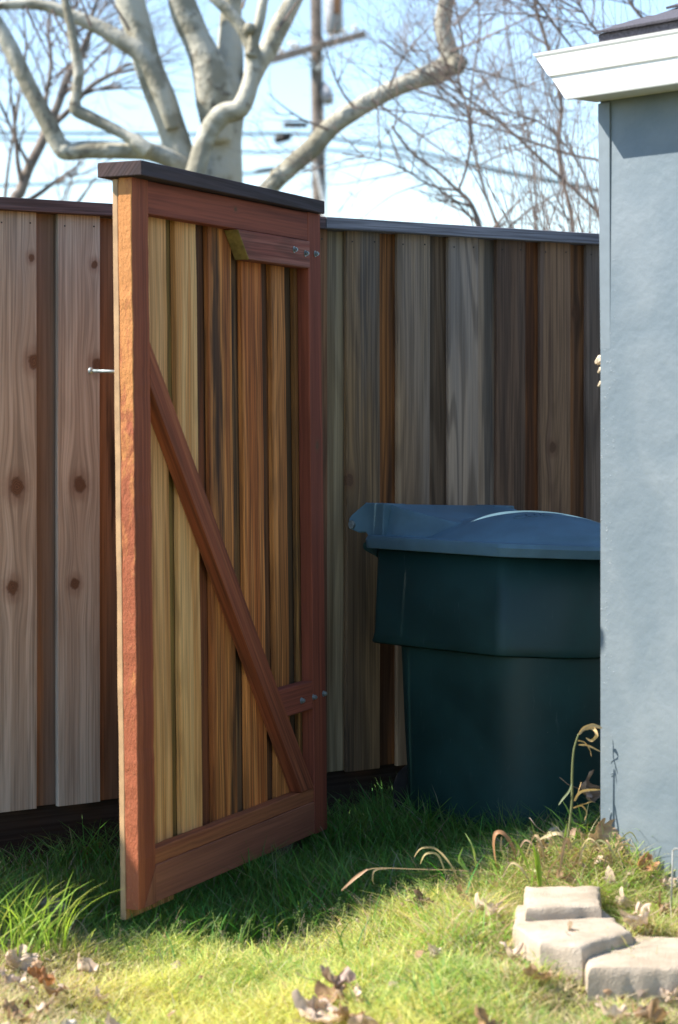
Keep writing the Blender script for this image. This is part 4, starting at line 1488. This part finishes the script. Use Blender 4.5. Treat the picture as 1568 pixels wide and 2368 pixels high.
for pts, w, c in curls:
    mb = MB(); C = []
    ribbon(mb, C, [q_(x, y, R.uniform(-.01, .01)) for x, y in pts], w, c, R.uniform(-1.5, 1.5))
    finish(mb, C, 'curled_leaf', 'dry' if c[0] > c[1] else 'blade', stalk)

D1 = 5.35
D1 = 5.42
st2 = empty('arching_stem', P(960, 2040, D1)); inv2 = -st2.location
tag(st2, 'long dry grass stem arching low over the shadow edge towards the centre', 'grass stem')
def w_(x, y, d=0): return P(x, y + 16, D1 + d) + inv2
mb = MB(); C = []
ribbon(mb, C, [w_(1160, 2010), (w_(1080, 1998)), w_(960, 1994), w_(870, 1992), w_(835, 2005), w_(790, 2042)], .0030, (.32, .23, .12), .5, False)
ribbon(mb, C, [w_(900, 1992), w_(868, 1996), w_(862, 2015), w_(866, 2030)], .006, (.40, .30, .16), .5)
finish(mb, C, 'stem', 'dry', st2)
mb = MB(); C = []
ribbon(mb, C, [w_(850, 1994), w_(820, 2016), w_(790, 2044)], .010, (.50, .30, .17), .2)
finish(mb, C, 'curled_leaf', 'dry', st2)
st3 = empty('arching_stem', P(1050, 2060, D1)); inv2 = -st3.location
tag(st3, 'short green stem with two curled straw tips left of the blocks', 'grass stem')
for pts, w, c in (([(1062, 2040), (1040, 1998), (1008, 1964), (975, 1962), (958, 1982)], .007, (.44, .34, .16)), ([(1030, 2020), (1012, 1978), (985, 1975), (972, 1998)], .007, (.52, .42, .20)),
                  ([(1090, 2060), (1085, 2020), (1060, 1990), (1070, 1960)], .010, (.24, .38, .10)), ([(1110, 2060), (1100, 2000), (1092, 1960), (1075, 1926)], .008, (.30, .40, .12))):
    mb = MB(); C = []
    ribbon(mb, C, [P(x, y, D1 + R.uniform(-.02, .02)) + inv2 for x, y in pts], w, c, .4)
    finish(mb, C, 'blade', 'dry', st3)
st4 = empty('dead_leaf_blade', P(1150, 2010, 5.5)); inv4 = -st4.location
tag(st4, 'broad rust coloured blade hanging folded, standing left of the dried stalk', 'dead leaf')
for pts, w, c in (([(1205, 2010), (1185, 1960), (1165, 1930), (1148, 1928), (1143, 1955), (1150, 2010)], .016, (.42, .22, .11)), ([(1160, 1935), (1160, 1965), (1175, 1985), (1196, 1978)], .009, (.48, .34, .18))):
    mb = MB(); C = []
    ribbon(mb, C, [P(x, y, 5.5) + inv4 for x, y in pts], w, c, .6)
    finish(mb, C, 'blade', 'dry', st4)
st5 = empty('broad_blades', P(1245, 2050, 5.2)); inv5 = -st5.location
tag(st5, 'broad upright yellow green blades in front of the bin shade, left of the stalk', 'grass blades')
for pts, w in (([(1247, 2050), (1240, 2000), (1232, 1950)], .014), ([(1250, 2050), (1246, 2000), (1240, 1960)], .011), ([(1222, 2010), (1205, 1970), (1180, 1932)], .009)):
    mb = MB(); C = []
    ribbon(mb, C, [P(x, y, 5.2) + inv5 for x, y in pts], w, (.28, .42, .05), .3)
    finish(mb, C, 'blade', 'blade', st5)
st6 = empty('dried_clump', P(1300, 2020, 5.35)); inv6 = -st6.location
tag(st6, 'clump of curled dead stems and leaves between the stalk and the small block', 'dead leaves')
rr = random.Random(91)
for k in range(44):
    x = rr.uniform(1215, 1430); y = rr.uniform(1985, 2045); dx = rr.uniform(-70, 70); up1 = rr.uniform(20, 85)
    dd_ = rr.uniform(-.08, .1)
    mb = MB(); C = []
    c = rr.choice([(.46, .33, .18), (.52, .40, .22), (.36, .24, .14), (.34, .34, .15), (.42, .28, .18)])
    ribbon(mb, C, [P(x, y, 5.35 + dd_) + inv6, P(x + dx * .3, y - up1 * .7, 5.35 + dd_) + inv6, P(x + dx * .7, y - up1, 5.35 + dd_ + .01) + inv6, P(x + dx, y - up1 * rr.uniform(.3, .9), 5.35 + dd_ + .02) + inv6],
           rr.uniform(.004, .011), c, rr.uniform(-1.5, 1.5))
    finish(mb, C, 'blade', 'dry', st6)
# thin stake
m = MB()
a_, b_2 = P(1552, 2110, 5.05), P(1556, 1966, 5.05)
m.tube([a_, (a_ + b_2) / 2, b_2], [.0024, .0022, .002], 8)
m.tube([b_2 + Vector((0, 0, -.001)), b_2 + Vector((.004, -.004, .004)), b_2 + Vector((.03, -.01, .004))], [.002, .0022, .0018], 8)
tag(m.build('stake', simple('pale_stake', (.26, .26, .24), .1, 30, .5), smooth=True), 'thin pale grey stake bent at the top near the right edge', 'stake')


# ------------------------------------------------------------------ trees
TD = 14.0
def lens(v, D): return v * D / F


def limb(mb, pts, D, k=6, n=16, lump=.17, dd=0.0):
    pp = [P(x, y, D + dd * i) for i, (x, y, r) in enumerate(pts)]
    rr = [lens(r, D) for x, y, r in pts]
    a, b = catmull(pp, rr, k)
    mb.tube(a, b, n, lump=lump)


plane_tree = empty('plane_tree', P(500, 945, TD) * 1.0)
plane_tree.location.z = 0
tag(plane_tree, 'big pale barked plane tree with thick pruned limbs behind the fence', 'tree')
def limb_part(name, specs, mat='sycamore', root=None, D=TD, **kw):
    mb = MB()
    for s in specs: limb(mb, s, D, **kw)
    root = root or plane_tree
    for i, v in enumerate(mb.v):
        mb.v[i] = tuple(Vector(v) - root.location)
    return mb.build(name, M[mat], root, smooth=True)


limb_part('trunk', [[(515, 1180 + 100, 75), (513, 900, 62), (510, 620, 56), (508, 470, 54), (508, 400, 52), (516, 330, 46), (522, 260, 44), (520, 200, 46), (512, 160, 42)]], n=18, D=TD + .15)
limb_part('limb', [[(455, 560, 40), (430, 450, 36), (416, 361, 33), (381, 250, 36), (341, 150, 34), (321, 65, 32), (300, -10, 34), (285, -90, 30)]])
limb_part('limb', [[(400, 300, 16), (376, 220, 24), (326, 128, 22), (281, 95, 20), (225, 62, 17), (165, 36, 15), (100, 12, 14), (20, 10, 11), (-60, 20, 9)]], D=TD - .1)
limb_part('limb', [[(505, 330, 30), (498, 240, 46), (484, 160, 42), (455, 90, 33), (425, 20, 31), (402, -60, 28)]], n=14)
limb_part('limb', [[(510, 300, 26), (523, 200, 40), (532, 130, 33), (530, 70, 26), (535, 0, 24), (540, -60, 22)]], D=TD + .15)
limb_part('limb', [[(430, 470, 26), (452, 402, 23), (474, 325, 21), (512, 268, 25), (556, 250, 24), (580, 190, 20), (586, 130, 20), (572, 86, 17), (540, 40, 14), (495, -5, 12), (460, -40, 9)]], D=TD - .45)
limb_part('limb', [[(560, 240, 20), (590, 165, 22), (625, 105, 23), (655, 45, 22), (690, -20, 19), (720, -80, 16)]], D=TD + .1)
limb_part('limb', [[(580, 130, 15), (588, 90, 13), (602, 40, 12), (612, -20, 11)]], D=TD - .5)
limb_part('limb', [[(470, 480, 26), (430, 395, 20), (390, 368, 22), (340, 350, 22), (281, 348, 19), (200, 347, 20), (158, 350, 21), (138, 338, 21), (118, 300, 21), (85, 235, 20), (50, 165, 20), (20, 100, 18), (-10, 50, 17), (-50, 0, 15)]], D=TD - .3)
limb_part('limb', [[(345, 350, 20), (318, 330, 18), (296, 315, 13), (250, 292, 13), (205, 270, 15), (174, 250, 16), (178, 205, 12), (182, 165, 12), (174, 115, 11), (163, 60, 11), (150, 0, 10), (140, -50, 9)]], D=TD - .4)
limb_part('limb', [[(500, 640, 34), (560, 520, 26), (626, 431, 22), (662, 393, 22), (724, 339, 22), (767, 293, 22), (835, 247, 22), (909, 205, 22), (971, 181, 23), (1018, 165, 27), (1042, 140, 26), (1033, 99, 21), (1023, 55, 20), (1032, 0, 18), (1045, -50, 16)]], D=TD - .2)
# burls / cut knobs
for x, y, r, d in ((576, 66, 14, -.55), (1056, 150, 24, -.25), (150, 348, 22, -.3), (566, 235, 20, -.45)):
    c = P(x, y, TD + d) - plane_tree.location; rr = lens(r, TD)
    rings = []
    mbk = MB()
    for i in range(7):
        ph = math.pi * (i + .5) / 7
        rings.append([c + Vector((rr * math.sin(ph) * math.cos(t) * (1 + .15 * math.sin(3 * t + i)), rr * math.sin(ph) * math.sin(t), rr * math.cos(ph))) for t in [2 * math.pi * k / 10 for k in range(10)]])
    mbk.loft(rings)
    mbk.build('burl', M['sycamore'], plane_tree, smooth=True)


def grow(mb, p, d, L, r, rr, lvl, maxl, spread=.7, up=.12, n=4, nseg=5, kids=(2, 4)):
    pts = [p]; q = p.copy(); dd = d.normalized()
    rs = [r]
    for i in range(nseg):
        dd = (dd + Vector((rr.gauss(0, .12), rr.gauss(0, .10), rr.gauss(0, .10) + up * .25))).normalized()
        q = q + dd * L / nseg
        pts.append(q.copy()); rs.append(r * (1 - .7 * (i + 1) / nseg))
    mb.tube(pts, rs, n, caps=False)
    if lvl >= maxl: return
    for k in range(rr.randint(*kids)):
        t = rr.uniform(.25, .98)
        i = min(int(t * nseg), nseg - 1)
        b = pts[i].lerp(pts[i + 1], t * nseg - i)
        a = rr.uniform(.4, 1.0) * spread * rr.choice((-1, 1))
        base = (pts[i + 1] - pts[i]).normalized()
        nd = Matrix.Rotation(a, 3, 'Y') @ base
        nd = (nd + Vector((0, rr.gauss(0, .35), up))).normalized()
        grow(mb, b, nd, L * rr.uniform(.45, .75), max(rs[i] * .55, .0012), rr, lvl + 1, maxl, spread, up, 3 if lvl > 0 else n, nseg, kids)


# twigs on the plane tree
mb = MB()
rr = random.Random(31)
for (x, y, dx, dz, L) in ((1040, 120, .8, .3, 1.0), (1030, 150, 1, -.1, .9), (1050, 60, .6, .8, .9), (820, 250, -.5, .5, .5), (900, 205, .3, 1, .6), (590, 60, .3, 1, .5), (640, 70, .8, .6, .5),
                          (560, 20, .3, 1, .4), (300, 70, -.4, .9, .7), (210, 60, -.3, .9, .5), (60, 15, .2, -.9, .5), (120, 20, .4, -.8, .5), (760, 300, -.7, .1, .5), (860, 230, .6, -.5, .9), (940, 200, .9, -.5, 1.1), (1000, 190, .7, -.7, 1.1)):
    p = P(x, y, TD - .3) - plane_tree.location
    grow(mb, p, Vector((dx, rr.uniform(-.4, .2), dz)), L, .009, rr, 0, 3, .8, .05, 4)
tw = mb.build('twigs', M['twig'], plane_tree)
tw['kind'] = 'stuff'


def bare_tree(name, label, stems, D, mat, seed, thick, twigs=10, tl=.8, maxl=3, spread=.75, up=.1):
    root = empty(name, P(stems[0][0][0], 945, D)); root.location.z = 0
    tag(root, label, 'tree', 'bare winter trees behind the fence')
    rr = random.Random(seed)
    mbt = MB(); mbw = MB()
    for st in stems:
        d2 = D + rr.uniform(-.3, .3)
        pp = [P(x, y, d2) - root.location for x, y, r in st]
        rs = [lens(r * (.82 if D < 16 else 1), D) for x, y, r in st]
        if st is stems[0]:
            z_ = pp[0].z
            pp = [Vector((pp[0].x, pp[0].y, -.05 + (z_ + .05) * q)) for q in (0, .25, .5, .7, .85)] + pp; rs = [rs[0] * 1.25] * 3 + [rs[0] * 1.12] * 2 + rs
        a, b = catmull(pp, rs, 5)
        mbt.tube(a, b, 7, lump=.08)
        for k in range(twigs):
            i = rr.randrange(int(len(a) * .3), len(a) - 1)
            base = (a[i + 1] - a[i]).normalized()
            ang = rr.choice((-1, 1)) * rr.uniform(.35, 1.1)
            nd = Matrix.Rotation(ang, 3, 'Y') @ base
            nd = (nd + Vector((0, rr.gauss(0, .3), .15))).normalized()
            grow(mbw, a[i], nd, tl * rr.uniform(.5, 1.1), max(b[i] * .5, .004), rr, 0, maxl, spread, up, 4)
    mbt.build('trunk', M[mat], root, smooth=True)
    o = mbw.build('twigs', M['twig'], root)
    o['kind'] = 'stuff'
    return root


bare_tree('bare_tree', 'dark stemmed bare tree at the far left behind the plane tree',
          [[(35, 470, 15), (48, 441, 13), (68, 386, 12), (102, 318, 12), (135, 240, 10), (158, 175, 9), (200, 110, 6), (215, 30, 5), (240, -40, 4)],
           [(102, 318, 10), (105, 240, 6), (118, 150, 5), (112, 60, 4), (130, -30, 3)],
           [(110, 300, 9), (160, 255, 7), (210, 200, 6), (265, 168, 5), (300, 145, 3)],
           [(70, 386, 6), (40, 330, 4), (10, 260, 4), (-20, 200, 3)],
           [(180, 150, 5), (160, 90, 4), (190, 20, 3)],
           [(10, 470, 5), (20, 380, 4), (40, 260, 3), (60, 120, 3), (50, 0, 2)]],
          17, 'dark_bark', 3, 1.0, twigs=10, tl=.9)
rt = [
    ('slender bare tree with the straightest stem, just left of the house gutter', [[(1325, 545, 7), (1318, 480, 6.5), (1300, 410, 6.5), (1292, 330, 6.5), (1298, 246, 6), (1280, 160, 6), (1262, 92, 6), (1240, 20, 5), (1232, -50, 4)]], 13.0, 5),
    ('spreading bare tree whose long branches sweep from the house corner up to the left',
     [[(1440, 560, 9), (1384, 494, 6), (1330, 440, 5.5), (1279, 395, 5), (1187, 309, 4.5), (1082, 229, 3.5), (971, 161, 2.5), (878, 92, 2)],
      [(1420, 400, 4), (1384, 371, 4), (1330, 360, 4), (1248, 334, 4), (1125, 291, 3), (971, 262, 2.5), (817, 248, 2)],
      [(1187, 309, 3), (1120, 240, 2.5), (1060, 190, 2.5), (1015, 110, 2), (1000, 20, 2)],
      [(1384, 494, 4), (1340, 380, 3), (1260, 290, 3), (1170, 250, 2.5), (1110, 170, 2)]], 12.5, 6),
    ('bare tree rising from the middle of the right fence and fanning out to the left',
     [[(1112, 560, 9), (1105, 510, 8), (1085, 465, 6), (1055, 437, 5), (1010, 395, 4), (950, 350, 3.5), (905, 290, 3)],
      [(1060, 440, 4), (1000, 430, 3), (940, 395, 2.5), (880, 370, 2), (790, 355, 1.8)],
      [(1060, 440, 4), (1078, 390, 4), (1088, 320, 4), (1080, 250, 3.5), (1060, 180, 3), (1070, 100, 3), (1050, 0, 2.5)]], 12.0, 7),
    ('thin bare tree standing right of the fanning one, leaning slightly left', [[(1155, 560, 6), (1148, 520, 5), (1120, 440, 4.5), (1100, 360, 4), (1086, 270, 4), (1095, 170, 3), (1110, 60, 3), (1100, -40, 2)]], 13.5, 8),
    ('young bare tree with close upright stems seen between two larger ones', [[(1240, 560, 4), (1240, 480, 4), (1236, 400, 3.5), (1220, 300, 3), (1190, 180, 3), (1170, 60, 2.5), (1165, -40, 2)]], 14.5, 9),
    ('bare tree above the roof with a pale leaning stem', [[(1600, 300, 6), (1560, 150, 5), (1500, 60, 5), (1460, 10, 4.5), (1430, -50, 4)], [(1500, 300, 5), (1395, 200, 4), (1330, 120, 3), (1270, 40, 3), (1215, -30, 2)],
                                                             [(1600, 60, 5), (1500, 40, 4), (1420, 90, 3), (1330, 110, 2)], [(1440, 120, 4), (1370, 60, 3), (1330, -10, 3)]], 11.0, 10),
]
for lb, st, D, sd in rt:
    bare_tree('bare_tree', lb, st, D, 'twig', sd, 1.0, twigs=9 if len(st) > 1 else 14, tl=.62, maxl=3, spread=.75, up=.06)
# little twiggy bush top peeping over the fence by the house corner
bt = empty('twiggy_bush', P(1390, 945, 9.5)); bt.location.z = 0
tag(bt, 'low brown twiggy bush just showing over the fence by the house corner', 'bush')
mb = MB(); rr = random.Random(77)
for k in range(14):
    grow(mb, Vector((rr.uniform(-.1, .1), rr.uniform(-.1, .1), 0)), Vector((rr.gauss(0, .12), rr.gauss(0, .12), 1)), rr.uniform(1.8, 2.12), .012, rr, 0, 2, .6, .3, 4, 5, (4, 7))
mb.build('branches', M['twig'], bt)['kind'] = 'stuff'

# ------------------------------------------------------------------ utility pole and cables
UD = 40.0
pole = empty('utility_pole', P(736, 945, UD)); pole.location.z = 0
tag(pole, 'brown wooden utility pole with slanting crossarms and a transformer', 'utility pole')
def up_(x, y, d=0): return P(x, y, UD + d) - pole.location
m = MB()
top = up_(726, -60)
m.tube([Vector((.03, 0, -.3)), up_(740, 600), up_(738, 450), up_(733, 200), up_(731, 0), top], [lens(19, UD), lens(17, UD), lens(16.5, UD), lens(14.5, UD), lens(13.5, UD), lens(12, UD)], 16)
m.build('pole', M['pole'], pole, smooth=True)
for (x0_, y0_, x1_, y1_, th, d) in ((605, 143, 842, 79, 9, -.25), (634, 138, 812, 86, 8, .28)):
    a = up_(x0_, y0_, d - .8); b = up_(x1_, y1_, d + .8)
    dr = (b - a).normalized(); sd = dr.cross(Vector((0, 0, 1))).normalized(); uv = sd.cross(dr)
    h = lens(th, UD)
    mb = MB()
    mb.loft([[p + sd * (sx * h * .8) + uv * (sz * h) for sx, sz in ((-1, -1), (1, -1), (1, 1), (-1, 1))] for p in (a, b)])
    o = mb.build('crossarm', M['crossarm'], pole)
    bm = bmesh.new(); bm.from_mesh(o.data); bmesh.ops.recalc_face_normals(bm, faces=bm.faces); bm.to_mesh(o.data); bm.free()
    for t in (.1, .3, .75, .93):
        c = a.lerp(b, t) + uv * h
        mb = MB(); mb.tube([c, c + uv * .03, c + uv * .04, c + uv * .10, c + uv * .13], [.012, .012, .05, .06, .03], 10)
        mb.build('insulator', M['porcelain'], pole, smooth=True)
for s_ in (-1, 1):
    m = MB(); m.tube([up_(735, 162, -.2), up_(735 + s_ * 38 if s_ < 0 else 758, 118 if s_ < 0 else 118, -.3)], [.025, .025], 6)
    m.build('arm_brace', M['porcelain'], pole)
m = MB()
c0, c1 = up_(772, 76, -.3), up_(772, -40, -.3)
m.tube([c0, c0 + Vector((0, 0, .02)), c0.lerp(c1, .5), c1], [lens(18, UD), lens(21, UD), lens(21, UD), lens(21, UD)], 20)
tr = m.build('transformer', M['transformer'], pole, smooth=True)
m = MB(); ra = c0.lerp(c1, .35); m.box((ra.x + .0, ra.y - lens(21, UD) - .02, ra.z - .0), (ra.x + lens(16, UD), ra.y - lens(21, UD) + .06, ra.z + .45))
m.build('rust_patch', M['rust'], tr)
m = MB()
a = up_(752, 195, -.1); b = up_(760, 235, -.3)
m.tube([up_(742, 192), a, a.lerp(b, .4), b], [.02, .05, .10, .10], 12)
m.build('street_light', M['transformer'], pole, smooth=True)
m = MB(); m.tube([up_(728, 378, -.25), up_(748, 462, -.25), up_(752, 520, -.3)], [lens(4.5, UD)] * 3, 8)
m.build('guy_guard', M['porcelain'], pole)
m = MB(); m.box(tuple(up_(656, 294, -.1) - Vector((0, .1, 0))), tuple(up_(711, 284, -.1) + Vector((0, .1, 0))))
m.build('standoff_bracket', M['dark_metal'], pole)


def cable(pts, r, label, D=UD):
    pp = [P(x, y, D) for x, y in pts]
    a, b = catmull(pp, [r] * len(pp), 6)
    m = MB(); m.tube(a, b, 6)
    tag(m.build('overhead_cable', M['wire'], smooth=True), label, 'cable', 'overhead cables strung from the pole')


cable([(-400, 306), (0, 308), (250, 309), (470, 311), (640, 309), (722, 312), (780, 322), (968, 352), (1156, 393), (1390, 440), (1900, 560)], .026, 'topmost cable, passing the pole at the dark splice box')
cable([(-400, 330), (0, 322), (300, 330), (560, 352), (722, 346), (820, 352), (1000, 372), (1250, 418), (1390, 445), (1900, 570)], .018, 'thin cable just under the splice box')
cable([(-400, 440), (75, 427), (250, 416), (560, 402), (640, 394), (722, 392)], .024, 'lowest cable, running to the left from the pole')
m = MB()
pc = P(654, 319, UD)
m.tube([pc + Vector((-.16, 0, -.03)), pc + Vector((-.13, 0, -.03)), pc, pc + Vector((.13, 0, .03)), pc + Vector((.16, 0, .03))], [.03, .075, .085, .075, .03], 12)
tag(m.build('splice_box', M['dark_metal'], smooth=True), 'black splice box hanging on the cable left of the pole', 'splice box')
m = MB()
m.tube([P(588, 397, UD), P(600, 396, UD), P(632, 392, UD), P(642, 391, UD)], [.02, .045, .045, .02], 10)
tag(m.build('splice_box', M['dark_metal'], smooth=True), 'slim dark sleeve on the lowest cable, above the gate', 'splice box')
